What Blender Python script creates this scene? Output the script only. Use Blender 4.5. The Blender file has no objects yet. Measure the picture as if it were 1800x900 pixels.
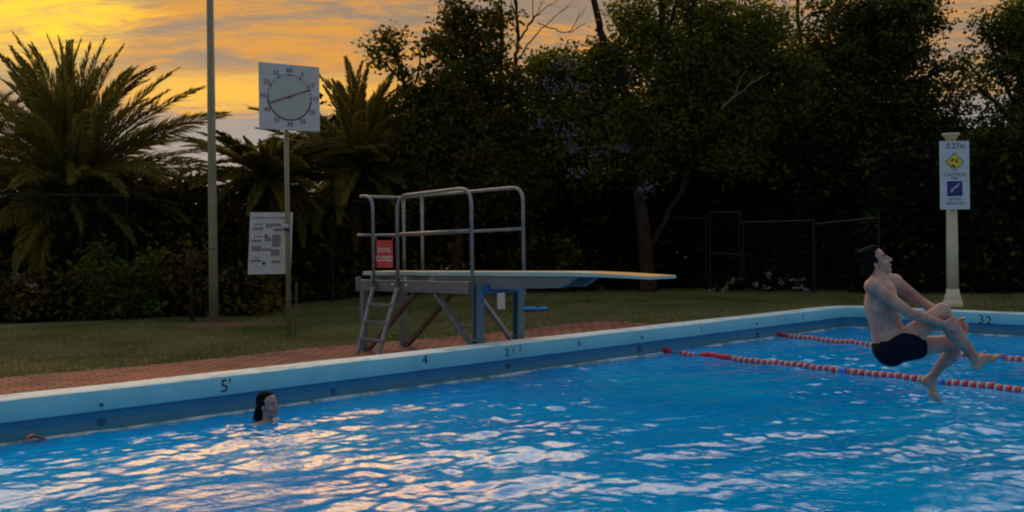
import bpy, math, random
import numpy as np
from mathutils import Matrix, Vector

random.seed(7)
RNG = np.random.default_rng(11)
sc = bpy.context.scene
COL = sc.collection
R = math.radians

# ------------------------------------------------------------------ camera maths (survey of the photograph)
FPX, TH, HC = 1750.0, 0.012, 1.235
CT, ST = math.cos(TH), math.sin(TH)

def ray(px, py):
    dx, dy = px - 900.0, py - 424.0
    return (dx * CT - dy * ST) / FPX, (dx * ST + dy * CT) / FPX

def G(px, py, z=0.0):
    a, b = ray(px, py)
    Y = (HC - z) / b
    return np.array([a * Y, Y, z])

def D(px, py, Y):
    a, b = ray(px, py)
    return np.array([a * Y, Y, HC - b * Y])

PA, PC = G(0, 705), G(1490, 539)
d1 = (PC - PA) / np.linalg.norm(PC - PA)
d2 = np.array([d1[1], -d1[0], 0.0])
ZUP = np.array([0, 0, 1.0])

def W(u, v, z=0.0):
    return PC - d1 * u + d2 * v + np.array([0, 0, z])

def UV(p):
    r = np.asarray(p) - PC
    return -float(r @ d1), float(r @ d2)

def at_u(px, py, u):
    a, b = ray(px, py)
    r = np.array([a, 1.0, -b]); o = np.array([0, 0, HC])
    t = (u + (o - PC) @ d1) / (-(r @ d1))
    return o + r * t

def at_v(px, py, v):
    a, b = ray(px, py)
    r = np.array([a, 1.0, -b]); o = np.array([0, 0, HC])
    t = (v - (o - PC) @ d2) / (r @ d2)
    return o + r * t

F = Matrix(((-d1[0], d2[0], 0, PC[0]), (-d1[1], d2[1], 0, PC[1]), (0, 0, 1, 0), (0, 0, 0, 1)))
ZW = -0.36      # water level below the coping
UL, VL = 16.2, 25.0

def sstep(a, b, x):
    t = np.clip((x - a) / (b - a), 0, 1)
    return t * t * (3 - 2 * t)

def hground(u, v):
    u = np.asarray(u, float); v = np.asarray(v, float)
    h = -0.30 + 0.27 * (1 - sstep(0.5, 7.0, u))
    h = h + 0.03 * np.sin(u * 0.7 + 1.0) * np.sin(v * 0.5) * sstep(1.5, 5, -v)
    return h

def Gg(px, py):
    a, b = ray(px, py)
    Y = (HC + 0.2) / b
    for _ in range(30):
        p = np.array([a * Y, Y, 0])
        h = float(hground(*UV(p)))
        Y = 0.5 * Y + 0.5 * (HC - h) / b
    return np.array([a * Y, Y, float(hground(*UV(np.array([a * Y, Y, 0]))))])

# ------------------------------------------------------------------ materials
def new_mat(name):
    m = bpy.data.materials.new(name); m.use_nodes = True
    nt = m.node_tree
    b = nt.nodes['Principled BSDF']
    return m, nt, b

def mat(name, c1, c2=None, scale=3.0, rough=0.6, metal=0.0, bump=0.0, bscale=None, detail=6, contrast=(0.35, 0.65), spec=0.5, coord='Object'):
    m, nt, b = new_mat(name)
    b.inputs['Roughness'].default_value = rough
    b.inputs['Metallic'].default_value = metal
    b.inputs['Specular IOR Level'].default_value = spec
    tc = nt.nodes.new('ShaderNodeTexCoord')
    if c2 is None:
        b.inputs['Base Color'].default_value = (*c1, 1)
    else:
        n = nt.nodes.new('ShaderNodeTexNoise'); n.inputs['Scale'].default_value = scale; n.inputs['Detail'].default_value = detail
        n.inputs['Roughness'].default_value = 0.65
        nt.links.new(tc.outputs[coord], n.inputs['Vector'])
        r = nt.nodes.new('ShaderNodeValToRGB')
        r.color_ramp.elements[0].position = contrast[0]; r.color_ramp.elements[1].position = contrast[1]
        r.color_ramp.elements[0].color = (*c1, 1); r.color_ramp.elements[1].color = (*c2, 1)
        nt.links.new(n.outputs['Fac'], r.inputs['Fac'])
        nt.links.new(r.outputs['Color'], b.inputs['Base Color'])
    if bump:
        n2 = nt.nodes.new('ShaderNodeTexNoise'); n2.inputs['Scale'].default_value = bscale or scale * 4; n2.inputs['Detail'].default_value = 5
        nt.links.new(tc.outputs[coord], n2.inputs['Vector'])
        bp = nt.nodes.new('ShaderNodeBump'); bp.inputs['Strength'].default_value = bump; bp.inputs['Distance'].default_value = 0.02
        nt.links.new(n2.outputs['Fac'], bp.inputs['Height'])
        nt.links.new(bp.outputs['Normal'], b.inputs['Normal'])
    return m

def leaf_mat(name, c1, c2, trans=0.35, scale=0.9, rough=0.55):
    m, nt, b = new_mat(name)
    b.inputs['Roughness'].default_value = rough
    b.inputs['Specular IOR Level'].default_value = 0.06
    tc = nt.nodes.new('ShaderNodeTexCoord')
    n = nt.nodes.new('ShaderNodeTexNoise'); n.inputs['Scale'].default_value = scale; n.inputs['Detail'].default_value = 4
    nt.links.new(tc.outputs['Object'], n.inputs['Vector'])
    r = nt.nodes.new('ShaderNodeValToRGB')
    r.color_ramp.elements[0].position = 0.35; r.color_ramp.elements[1].position = 0.68
    r.color_ramp.elements[0].color = (*c1, 1); r.color_ramp.elements[1].color = (*c2, 1)
    nt.links.new(n.outputs['Fac'], r.inputs['Fac'])
    nt.links.new(r.outputs['Color'], b.inputs['Base Color'])
    t = nt.nodes.new('ShaderNodeBsdfTranslucent')
    nt.links.new(r.outputs['Color'], t.inputs['Color'])
    mx = nt.nodes.new('ShaderNodeMixShader'); mx.inputs['Fac'].default_value = trans
    nt.links.new(b.outputs['BSDF'], mx.inputs[1]); nt.links.new(t.outputs['BSDF'], mx.inputs[2])
    nt.links.new(mx.outputs['Shader'], nt.nodes['Material Output'].inputs['Surface'])
    return m

M = {}
M['lawn'] = mat('lawn_soil', (0.09, 0.095, 0.03), (0.21, 0.165, 0.085), 0.8, 0.95, bump=0.6, bscale=30, spec=0.1)
M['blade'] = leaf_mat('grass_blade', (0.11, 0.135, 0.03), (0.27, 0.225, 0.105), 0.25, 0.6)
M['soil'] = mat('bare_soil', (0.10, 0.05, 0.032), (0.19, 0.10, 0.065), 6, 0.95, bump=0.8, spec=0.1)
M['copetop'] = mat('coping_white_paint', (0.17, 0.34, 0.38), (0.60, 0.70, 0.70), 3.2, 0.6, bump=0.4, bscale=14, detail=9, contrast=(0.30, 0.50))
M['copeface'] = mat('coping_pale_blue_paint', (0.12, 0.41, 0.49), (0.20, 0.56, 0.65), 1.1, 0.55, bump=0.2, bscale=9, detail=9, contrast=(0.25, 0.62))
M['band'] = mat('wall_blue_paint', (0.008, 0.17, 0.34), (0.03, 0.22, 0.37), 1.6, 0.5, bump=0.2, bscale=8)
M['scum'] = mat('wall_stained_base', (0.06, 0.19, 0.26), (0.03, 0.21, 0.34), 2.2, 0.6)
M['glint'] = mat('painted_waterline_glint', (0.10, 0.22, 0.26), (0.55, 0.60, 0.56), 3.5, 0.5, contrast=(0.42, 0.56))  # broken pale patches paint the reflection along the water's edge
M['floor'] = mat('pool_floor_paint', (0.02, 0.25, 0.45), None)
M['black'] = mat('black_paint', (0.012, 0.010, 0.018), None, rough=0.6)
M['dark'] = mat('dark_hole', (0.015, 0.09, 0.15), (0.03, 0.10, 0.15), 12, 0.8)
M['redstain'] = mat('faded_red_paint', (0.30, 0.13, 0.15), None)
M['fadedblue'] = mat('faded_blue_marking', (0.05, 0.14, 0.24), None)
M['steelgrey'] = mat('grey_painted_steel', (0.085, 0.105, 0.115), (0.15, 0.165, 0.17), 5, 0.5, bump=0.15, contrast=(0.3, 0.6))
M['rail'] = mat('galvanised_rail', (0.16, 0.17, 0.17), (0.27, 0.27, 0.26), 6, 0.45, metal=0.3, bump=0.1, bscale=40)
M['bluesteel'] = mat('blue_painted_steel', (0.075, 0.14, 0.19), (0.12, 0.19, 0.23), 4, 0.5, bump=0.15)
M['bluedark'] = mat('deep_blue_steel', (0.012, 0.10, 0.24), (0.02, 0.13, 0.28), 4, 0.5)
M['rust'] = mat('rusty_steel', (0.10, 0.055, 0.04), (0.16, 0.10, 0.075), 8, 0.8, bump=0.3)
M['boardtop'] = mat('worn_board_surface', (0.46, 0.38, 0.19), (0.58, 0.50, 0.30), 5, 0.75, bump=0.2)
M['boardedge'] = mat('pale_green_board_edge', (0.33, 0.47, 0.42), (0.45, 0.55, 0.46), 3, 0.6)
M['boardtip'] = mat('orange_tip_grit', (0.62, 0.28, 0.04), (0.66, 0.42, 0.13), 25, 0.85, bump=0.3)
M['pole'] = mat('grey_green_pole_paint', (0.165, 0.155, 0.082), (0.235, 0.215, 0.118), 2.5, 0.55, bump=0.1)
M['signwhite'] = mat('white_sign_face', (0.50, 0.51, 0.52), (0.57, 0.58, 0.59), 2, 0.5)
M['signgrey'] = mat('weathered_sign_face', (0.46, 0.45, 0.44), (0.58, 0.57, 0.55), 4, 0.6, contrast=(0.3, 0.6))
M['clock'] = mat('clock_face_white', (0.50, 0.50, 0.49), (0.56, 0.56, 0.55), 3, 0.5)
M['clockdisc'] = mat('clock_disc_pale_green', (0.44, 0.465, 0.42), None, rough=0.5)
M['numred'] = mat('red_numerals', (0.24, 0.06, 0.055), None)
M['numblack'] = mat('black_numerals', (0.03, 0.03, 0.03), None)
M['signred'] = mat('red_sign', (0.50, 0.035, 0.035), (0.58, 0.05, 0.05), 5, 0.5)
M['signtext'] = mat('white_lettering', (0.75, 0.74, 0.74), None)
M['greytext'] = mat('grey_lettering', (0.10, 0.10, 0.12), None)
M['yellow'] = mat('yellow_sign', (0.72, 0.52, 0.02), None, rough=0.5)
M['navy'] = mat('navy_sign', (0.012, 0.010, 0.16), None, rough=0.5)
M['cream'] = mat('cream_column_paint', (0.56, 0.47, 0.29), (0.64, 0.55, 0.37), 3, 0.6, bump=0.1)
M['red'] = mat('red_float', (0.58, 0.012, 0.035), None, rough=0.5)
M['white'] = mat('white_float', (0.40, 0.38, 0.42), None, rough=0.5)
M['bluefloat'] = mat('blue_float', (0.02, 0.20, 0.72), None, rough=0.35)
M['cable'] = mat('steel_cable', (0.12, 0.12, 0.13), None, rough=0.4, metal=0.8)
M['skin'] = mat('skin', (0.36, 0.165, 0.120), (0.53, 0.315, 0.245), 9, 0.5, bump=0.15, bscale=30, spec=0.3)
M['skin2'] = mat('wet_skin', (0.33, 0.195, 0.165), (0.40, 0.25, 0.21), 5, 0.45, spec=0.3)
M['hair'] = mat('dark_hair', (0.006, 0.005, 0.006), (0.010, 0.008, 0.008), 30, 0.8, spec=0.03)
M['shorts'] = mat('navy_swim_shorts', (0.004, 0.005, 0.016), (0.006, 0.007, 0.022), 6, 0.9, bump=0.4, bscale=9, spec=0.1)
M['suit'] = mat('dark_swimsuit', (0.01, 0.015, 0.03), None)
M['eyew'] = mat('eye_white', (0.30, 0.28, 0.26), None, rough=0.4)
M['eyed'] = mat('eye_dark', (0.02, 0.015, 0.012), None, rough=0.2)
M['lip'] = mat('lips', (0.36, 0.14, 0.13), None)
M['fence'] = mat('dark_green_fence_post', (0.005, 0.016, 0.010), (0.008, 0.020, 0.013), 5, 0.7, spec=0.2)
M['fencerail'] = mat('fence_top_rail', (0.03, 0.027, 0.024), (0.055, 0.05, 0.043), 5, 0.7, spec=0.2)
M['mesh'] = mat('fence_wire', (0.006, 0.008, 0.007), None)
M['bluemat'] = mat('bright_blue_foam', (0.01, 0.24, 0.52), None, rough=0.6)
M['bollard'] = mat('white_post_paint', (0.62, 0.60, 0.58), (0.7, 0.68, 0.66), 6, 0.6)
M['leafdead'] = mat('orange_leaf', (0.75, 0.24, 0.10), (0.62, 0.18, 0.07), 20, 0.7)
M['bark'] = mat('brown_bark', (0.022, 0.012, 0.008), (0.060, 0.034, 0.021), 6, 0.9, bump=0.8, bscale=20, spec=0.1)
M['barkpale'] = mat('pale_bark', (0.10, 0.075, 0.05), (0.16, 0.125, 0.085), 6, 0.9, bump=0.6, bscale=20, spec=0.1)
M['palmtrunk'] = mat('palm_trunk', (0.04, 0.025, 0.015), (0.09, 0.06, 0.035), 8, 0.95, bump=1.0, bscale=10, spec=0.1)
M['palm1'] = leaf_mat('palm_leaflet_olive', (0.135, 0.120, 0.024), (0.225, 0.185, 0.036), 0.55)
M['palm2'] = leaf_mat('palm_leaflet_yellowing', (0.20, 0.15, 0.022), (0.27, 0.19, 0.03), 0.5)
M['palm3'] = leaf_mat('palm_leaflet_dry', (0.05, 0.03, 0.012), (0.09, 0.055, 0.02), 0.3)
M['leafd'] = leaf_mat('leaf_dark_olive', (0.050, 0.048, 0.009), (0.100, 0.090, 0.017), 0.5)
M['leafm'] = leaf_mat('leaf_mid_green', (0.075, 0.095, 0.012), (0.155, 0.170, 0.024), 0.55)
M['leafy'] = leaf_mat('leaf_yellow_green', (0.14, 0.155, 0.013), (0.24, 0.24, 0.026), 0.6)
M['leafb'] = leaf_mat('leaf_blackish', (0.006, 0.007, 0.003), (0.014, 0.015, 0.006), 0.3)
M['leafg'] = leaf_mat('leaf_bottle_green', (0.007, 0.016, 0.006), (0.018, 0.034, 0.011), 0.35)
M['leafbr'] = leaf_mat('leaf_brown_olive', (0.12, 0.080, 0.014), (0.18, 0.120, 0.020), 0.55)
M['leafbright'] = leaf_mat('leaf_bright_shrub', (0.045, 0.10, 0.015), (0.08, 0.15, 0.025), 0.4)
M['blossom'] = leaf_mat('purple_blossom', (0.17, 0.10, 0.19), (0.23, 0.15, 0.25), 0.4)
M['flower'] = leaf_mat('white_flower', (0.24, 0.24, 0.26), (0.36, 0.36, 0.40), 0.3)
M['flowerpale'] = leaf_mat('pale_dry_flower', (0.26, 0.22, 0.14), (0.34, 0.29, 0.19), 0.3)

# brick paving
m, nt, b = new_mat('red_brick_paving'); M['brick'] = m
tc = nt.nodes.new('ShaderNodeTexCoord')
br = nt.nodes.new('ShaderNodeTexBrick')
br.inputs['Color1'].default_value = (0.34, 0.085, 0.04, 1); br.inputs['Color2'].default_value = (0.44, 0.125, 0.06, 1)
br.inputs['Mortar'].default_value = (0.035, 0.018, 0.014, 1); br.inputs['Scale'].default_value = 1.0
br.inputs['Mortar Size'].default_value = 0.016; br.inputs['Brick Width'].default_value = 0.24; br.inputs['Row Height'].default_value = 0.12
nt.links.new(tc.outputs['Object'], br.inputs['Vector'])
ns = nt.nodes.new('ShaderNodeTexNoise'); ns.inputs['Scale'].default_value = 1.7; ns.inputs['Detail'].default_value = 6
nt.links.new(tc.outputs['Object'], ns.inputs['Vector'])
rp = nt.nodes.new('ShaderNodeValToRGB'); rp.color_ramp.elements[0].position = 0.34; rp.color_ramp.elements[1].position = 0.6
rp.color_ramp.elements[0].color = (0.42, 0.36, 0.34, 1); rp.color_ramp.elements[1].color = (1, 1, 1, 1)
nt.links.new(ns.outputs['Fac'], rp.inputs['Fac'])
mx = nt.nodes.new('ShaderNodeMix'); mx.data_type = 'RGBA'; mx.blend_type = 'MULTIPLY'; mx.inputs['Factor'].default_value = 0.85
nt.links.new(br.outputs['Color'], mx.inputs[6]); nt.links.new(rp.outputs['Color'], mx.inputs[7])
nt.links.new(mx.outputs[2], b.inputs['Base Color'])
bp = nt.nodes.new('ShaderNodeBump'); bp.inputs['Strength'].default_value = 0.6; bp.inputs['Distance'].default_value = 0.01; bp.invert = True
nt.links.new(br.outputs['Fac'], bp.inputs['Height']); nt.links.new(bp.outputs['Normal'], b.inputs['Normal'])
b.inputs['Roughness'].default_value = 0.85

# water
m, nt, b = new_mat('pool_water_surface'); M['water'] = m
tc = nt.nodes.new('ShaderNodeTexCoord')
ns = nt.nodes.new('ShaderNodeTexNoise'); ns.inputs['Scale'].default_value = 0.5; ns.inputs['Detail'].default_value = 5
nt.links.new(tc.outputs['Object'], ns.inputs['Vector'])
rp = nt.nodes.new('ShaderNodeValToRGB'); rp.color_ramp.elements[0].position = 0.35; rp.color_ramp.elements[1].position = 0.7
rp.color_ramp.elements[0].color = (0.000, 0.255, 0.68, 1); rp.color_ramp.elements[1].color = (0.001, 0.385, 0.80, 1)
nt.links.new(ns.outputs['Fac'], rp.inputs['Fac']); nt.links.new(rp.outputs['Color'], b.inputs['Base Color'])
b.inputs['Roughness'].default_value = 0.03; b.inputs['IOR'].default_value = 1.333
mp = nt.nodes.new('ShaderNodeMapping'); mp.inputs['Rotation'].default_value = (0, 0, R(-44)); mp.inputs['Scale'].default_value = (1.0, 1.7, 1.0)
nt.links.new(tc.outputs['Object'], mp.inputs['Vector'])
n2 = nt.nodes.new('ShaderNodeTexNoise'); n2.inputs['Scale'].default_value = 13.0; n2.inputs['Detail'].default_value = 3; n2.inputs['Distortion'].default_value = 0.6
nt.links.new(mp.outputs['Vector'], n2.inputs['Vector'])
bp = nt.nodes.new('ShaderNodeBump'); bp.inputs['Strength'].default_value = 0.35; bp.inputs['Distance'].default_value = 0.010
nt.links.new(n2.outputs['Fac'], bp.inputs['Height']); nt.links.new(bp.outputs['Normal'], b.inputs['Normal'])

# ------------------------------------------------------------------ object helpers
def tag(o, label=None, cat=None, group=None, kind=None):
    if label: o['label'] = label
    if cat: o['category'] = cat
    if group: o['group'] = group
    if kind: o['kind'] = kind
    return o

def thing(name, label, cat, base, group=None):
    o = bpy.data.objects.new(name, None); COL.objects.link(o)
    o.empty_display_size = 0.2
    o.matrix_world = Matrix.Translation(Vector(base)); o['_mw'] = 0
    del o['_mw']
    MW[o.name] = Matrix.Translation(Vector(base))
    return tag(o, label, cat, group)
MW = {}

def link(name, me, parent=None, frame=None):
    """frame: world matrix the mesh coordinates are given in"""
    o = bpy.data.objects.new(name, me); COL.objects.link(o)
    fw = frame if frame is not None else Matrix.Identity(4)
    MW[o.name] = fw
    if parent is not None:
        o.parent = parent
        o.matrix_basis = MW[parent.name].inverted() @ fw
    else:
        o.matrix_basis = fw
    return o

class MB:
    def __init__(s):
        s.v = []; s.f = []; s.m = []; s.n = 0
    def add(s, V, Fc, mi=0):
        V = np.asarray(V, float)
        s.v.append(V)
        for f in Fc:
            s.f.append([i + s.n for i in f]); s.m.append(mi)
        s.n += len(V)
    def box(s, o, ax, ay, az, mi=0):
        """box from corner-centre o with full extents along the vectors ax, ay, az (centred)"""
        o, ax, ay, az = [np.asarray(q, float) for q in (o, ax, ay, az)]
        V = [o + sx * ax / 2 + sy * ay / 2 + sz * az / 2 for sz in (-1, 1) for sy in (-1, 1) for sx in (-1, 1)]
        Fc = [(0, 2, 3, 1), (4, 5, 7, 6), (0, 1, 5, 4), (2, 6, 7, 3), (0, 4, 6, 2), (1, 3, 7, 5)]
        if np.cross(ax, ay) @ az < 0: Fc = [f[::-1] for f in Fc]
        s.add(V, Fc, mi)
    def bar(s, p, q, w, h, up=ZUP, mi=0):
        p, q = np.asarray(p, float), np.asarray(q, float)
        d = q - p; L = np.linalg.norm(d); d = d / L
        sd = np.cross(d, up); sd /= np.linalg.norm(sd); uu = np.cross(sd, d)
        s.box((p + q) / 2, d * L, sd * w, uu * h, mi)
    def tube(s, pts, r, seg=10, mi=0, cap=True):
        pts = [np.asarray(p, float) for p in pts]
        n = len(pts)
        rs = [r] * n if np.isscalar(r) else list(r)
        T = []
        for i in range(n):
            a = pts[max(i - 1, 0)]; c = pts[min(i + 1, n - 1)]
            t = c - a; T.append(t / (np.linalg.norm(t) + 1e-9))
        ref = np.array([0, 0, 1.0]) if abs(T[0][2]) < 0.9 else np.array([1.0, 0, 0])
        nx = np.cross(T[0], ref); nx /= np.linalg.norm(nx)
        V = []
        for i in range(n):
            nx = nx - T[i] * (nx @ T[i]); nx /= np.linalg.norm(nx) + 1e-9
            ny = np.cross(T[i], nx)
            for k in range(seg):
                a = 2 * math.pi * k / seg
                V.append(pts[i] + rs[i] * (math.cos(a) * nx + math.sin(a) * ny))
        Fc = []
        for i in range(n - 1):
            for k in range(seg):
                k2 = (k + 1) % seg
                Fc.append((i * seg + k, i * seg + k2, (i + 1) * seg + k2, (i + 1) * seg + k))
        if cap:
            Fc.append(tuple(range(seg))[::-1]); Fc.append(tuple((n - 1) * seg + k for k in range(seg)))
        s.add(V, Fc, mi)
    def build(s, name, mats, parent=None, frame=None, origin=None, smooth=False, bevel=0.0):
        V = np.vstack(s.v)
        fw = frame if frame is not None else Matrix.Identity(4)
        if parent is None and origin is not None:
            V = V - np.asarray(origin); fw = Matrix.Translation(Vector(origin))
        me = bpy.data.meshes.new(name)
        me.from_pydata(V.tolist(), [], s.f)
        if not isinstance(mats, (list, tuple)): mats = [mats]
        for q in mats: me.materials.append(q)
        me.polygons.foreach_set('material_index', s.m)
        if smooth:
            me.polygons.foreach_set('use_smooth', [True] * len(s.f))
        me.update()
        o = link(name, me, parent, fw)
        if bevel:
            md = o.modifiers.new('edge', 'BEVEL'); md.width = bevel; md.segments = 2; md.limit_method = 'ANGLE'
        return o

def fast_mesh(name, V, Q, mats, mi=None, smooth=False):
    """V (n,3), Q (m,k) equal-sided polygons"""
    me = bpy.data.meshes.new(name)
    V = np.ascontiguousarray(V, dtype=np.float32); Q = np.ascontiguousarray(Q, dtype=np.int32)
    me.vertices.add(len(V)); me.vertices.foreach_set('co', V.ravel())
    me.loops.add(Q.size); me.loops.foreach_set('vertex_index', Q.ravel())
    me.polygons.add(len(Q))
    me.polygons.foreach_set('loop_start', np.arange(len(Q), dtype=np.int32) * Q.shape[1])
    me.polygons.foreach_set('loop_total', np.full(len(Q), Q.shape[1], dtype=np.int32))
    if not isinstance(mats, (list, tuple)): mats = [mats]
    for q in mats: me.materials.append(q)
    if mi is not None: me.polygons.foreach_set('material_index', np.ascontiguousarray(mi, dtype=np.int32))
    if smooth: me.polygons.foreach_set('use_smooth', np.ones(len(Q), dtype=bool))
    me.update(calc_edges=True); me.validate()
    return me

def fillet(pts, r, n=6):
    pts = [np.asarray(p, float) for p in pts]
    out = [pts[0]]
    for i in range(1, len(pts) - 1):
        a, b_, c = pts[i - 1], pts[i], pts[i + 1]
        da = a - b_; la = np.linalg.norm(da); dc = c - b_; lc = np.linalg.norm(dc)
        rr = min(r, la * 0.48, lc * 0.48)
        p, q = b_ + da / la * rr, b_ + dc / lc * rr
        for k in range(n + 1):
            t = k / n
            out.append((1 - t) ** 2 * p + 2 * t * (1 - t) * b_ + t * t * q)
    out.append(pts[-1])
    return out

def text(body, p, xd, up, size, m_, parent, name='lettering', align='CENTER', ext=0.0008):
    cu = bpy.data.curves.new(name, 'FONT'); cu.body = body; cu.size = size
    cu.align_x = align; cu.align_y = 'CENTER'; cu.extrude = ext; cu.resolution_u = 3
    cu.materials.append(m_)
    tmp = bpy.data.objects.new('tmp_text', cu); COL.objects.link(tmp)
    dg = bpy.context.evaluated_depsgraph_get(); dg.update()
    me = bpy.data.meshes.new_from_object(tmp.evaluated_get(dg)); me.name = name
    bpy.data.objects.remove(tmp); bpy.data.curves.remove(cu)
    o = bpy.data.objects.new(name, me); COL.objects.link(o)
    xd = np.asarray(xd, float); xd = xd / np.linalg.norm(xd); up = np.asarray(up, float)
    nn = np.cross(xd, up); nn /= np.linalg.norm(nn); up = np.cross(nn, xd)
    mw = Matrix(((xd[0], up[0], nn[0], p[0]), (xd[1], up[1], nn[1], p[1]), (xd[2], up[2], nn[2], p[2]), (0, 0, 0, 1)))
    MW[o.name] = mw
    o.parent = parent; o.matrix_basis = MW[parent.name].inverted() @ mw
    return o

# ------------------------------------------------------------------ world: dusk sky with lit cloud
w = bpy.data.worlds.new('World'); sc.world = w; w.use_nodes = True
nt = w.node_tree; nt.nodes.clear()
def N(t, **k):
    n = nt.nodes.new(t)
    for a, b_ in k.items(): setattr(n, a, b_)
    return n
def mth(op, a, b_=None, clamp=False):
    n = N('ShaderNodeMath', operation=op); n.use_clamp = clamp
    for i, q in enumerate((a, b_)):
        if q is None: continue
        if isinstance(q, (int, float)): n.inputs[i].default_value = q
        else: nt.links.new(q, n.inputs[i])
    return n.outputs[0]
def ss(x, a, b_, lo=0.0, hi=1.0):
    n = N('ShaderNodeMapRange', interpolation_type='SMOOTHSTEP')
    n.inputs['From Min'].default_value = a; n.inputs['From Max'].default_value = b_
    n.inputs['To Min'].default_value = lo; n.inputs['To Max'].default_value = hi
    nt.links.new(x, n.inputs['Value']); return n.outputs[0]
def mixc(f, a, b_, mode='MIX'):
    n = N('ShaderNodeMix', data_type='RGBA', blend_type=mode)
    if isinstance(f, (int, float)): n.inputs[0].default_value = f
    else: nt.links.new(f, n.inputs[0])
    for i, q in ((6, a), (7, b_)):
        if isinstance(q, tuple): n.inputs[i].default_value = (*q, 1)
        else: nt.links.new(q, n.inputs[i])
    return n.outputs[2]
SKYLOC = (3.0, 1.0, 0.0)
tcw = N('ShaderNodeTexCoord'); dirv = tcw.outputs['Generated']
sx = N('ShaderNodeSeparateXYZ'); nt.links.new(dirv, sx.inputs[0])
X_, Y_, Z_ = sx.outputs
den = mth('ADD', mth('MAXIMUM', Z_, 0.0), 0.10)
cv = N('ShaderNodeCombineXYZ'); nt.links.new(mth('DIVIDE', X_, den), cv.inputs[0]); nt.links.new(mth('DIVIDE', Y_, den), cv.inputs[1])
def noise(scale, detail, dist, vec=None, sclv=(1, 1, 1), rough=0.6, loc=(0, 0, 0)):
    mp_ = N('ShaderNodeMapping'); mp_.inputs['Scale'].default_value = sclv; mp_.inputs['Location'].default_value = loc
    nt.links.new(vec or cv.outputs[0], mp_.inputs['Vector'])
    n = N('ShaderNodeTexNoise'); n.inputs['Scale'].default_value = scale; n.inputs['Detail'].default_value = detail
    n.inputs['Distortion'].default_value = dist; n.inputs['Roughness'].default_value = rough
    nt.links.new(mp_.outputs[0], n.inputs['Vector']); return n.outputs['Fac']
n1 = noise(1.0, 8, 1.0, sclv=(0.6, 1.5, 1), loc=SKYLOC)
n2 = noise(4.6, 8, 1.0, sclv=(0.8, 1.5, 1), rough=0.72)
def dirdot(az, el):
    d = N('ShaderNodeVectorMath', operation='DOT_PRODUCT')
    nt.links.new(dirv, d.inputs[0])
    d.inputs[1].default_value = (math.sin(R(az)) * math.cos(R(el)), math.cos(R(az)) * math.cos(R(el)), math.sin(R(el)))
    return d.outputs['Value']
gd = dirdot(-25, 16)
glow = ss(gd, math.cos(R(36)), math.cos(R(2)))
glow2 = ss(gd, math.cos(R(9)), math.cos(R(0)))
wide = ss(dirdot(-9, 24), math.cos(R(46)), math.cos(R(10)))
nn_ = mth('ADD', mth('MULTIPLY', n1, 0.52), mth('MULTIPLY', n2, 0.48))
f_or = ss(mth('ADD', nn_, mth('MULTIPLY', glow, 0.035)), 0.46, 0.64)
cloud = mixc(f_or, (0.29, 0.21, 0.145), (0.68, 0.295, 0.045))
f_ye = mth('MULTIPLY', ss(mth('ADD', nn_, mth('MULTIPLY', glow2, 0.18)), 0.61, 0.78), glow)
cloud = mixc(f_ye, cloud, (1.05, 0.58, 0.035))
glow3 = ss(dirdot(-26, 14.5), math.cos(R(7)), math.cos(R(1)))
cloud = mixc(mth('MULTIPLY', glow3, ss(n2, 0.30, 0.62, 0.35, 1.0)), cloud, (1.15, 0.68, 0.03))
# grey bank above the horizon and the bright slit over it, broken by noise
zz = mth('ADD', Z_, mth('MULTIPLY', mth('SUBTRACT', n2, 0.5), 0.05))
bank = ss(zz, 0.134, 0.112)
cloud = mixc(mth('MULTIPLY', bank, 0.95), cloud, (0.28, 0.26, 0.262))
slit = mth('MULTIPLY', mth('MULTIPLY', ss(zz, 0.122, 0.140), ss(zz, 0.172, 0.150)), ss(dirdot(-14, 8.5), math.cos(R(10)), math.cos(R(2))))
cloud = mixc(mth('MULTIPLY', slit, 0.85), cloud, (0.98, 0.50, 0.05))
# higher than the photograph's frame: bright thin peach veil over the glow, dusk blue elsewhere
n3 = noise(1.3, 5, 0.5)
veil = mixc(n3, (1.9, 1.42, 0.95), (4.2, 3.1, 2.0))
gold = ss(dirdot(-11, 22), math.cos(R(16)), math.cos(R(3)))
veil = mixc(gold, veil, (6.8, 3.4, 0.42))
up_ = ss(Z_, 0.25, 0.40)
high = mixc(mth('MULTIPLY', wide, ss(Z_, 0.95, 0.45)), (0.44, 0.50, 0.58), veil)
col = mixc(up_, cloud, high)
back = ss(Y_, 0.15, -0.35)
col = mixc(back, col, (0.245, 0.285, 0.33))
below = ss(Z_, 0.0, -0.05)
col = mixc(below, col, (0.06, 0.06, 0.05))
bgc = N('ShaderNodeBackground'); nt.links.new(col, bgc.inputs['Color']); bgc.inputs['Strength'].default_value = 1.0
sky = N('ShaderNodeTexSky', sky_type='NISHITA'); sky.sun_disc = False
SUN_AZ, SUN_EL = -26.0, 6.0
sky.sun_elevation = R(SUN_EL); sky.sun_rotation = R(SUN_AZ)
bgs = N('ShaderNodeBackground'); nt.links.new(sky.outputs[0], bgs.inputs['Color']); bgs.inputs['Strength'].default_value = 0.003
ad = N('ShaderNodeAddShader'); nt.links.new(bgc.outputs[0], ad.inputs[0]); nt.links.new(bgs.outputs[0], ad.inputs[1])
out = N('ShaderNodeOutputWorld'); nt.links.new(ad.outputs[0], out.inputs['Surface'])

su = bpy.data.lights.new('sun', 'SUN'); su.energy = 0.35; su.angle = R(14); su.color = (1.0, 0.68, 0.38)
so = bpy.data.objects.new('sun', su); COL.objects.link(so)
sd = Vector((math.sin(R(SUN_AZ)) * math.cos(R(SUN_EL)), math.cos(R(SUN_AZ)) * math.cos(R(SUN_EL)), math.sin(R(SUN_EL))))
so.rotation_euler = sd.to_track_quat('Z', 'Y').to_euler(); so.location = (-20, 60, 30)

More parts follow.
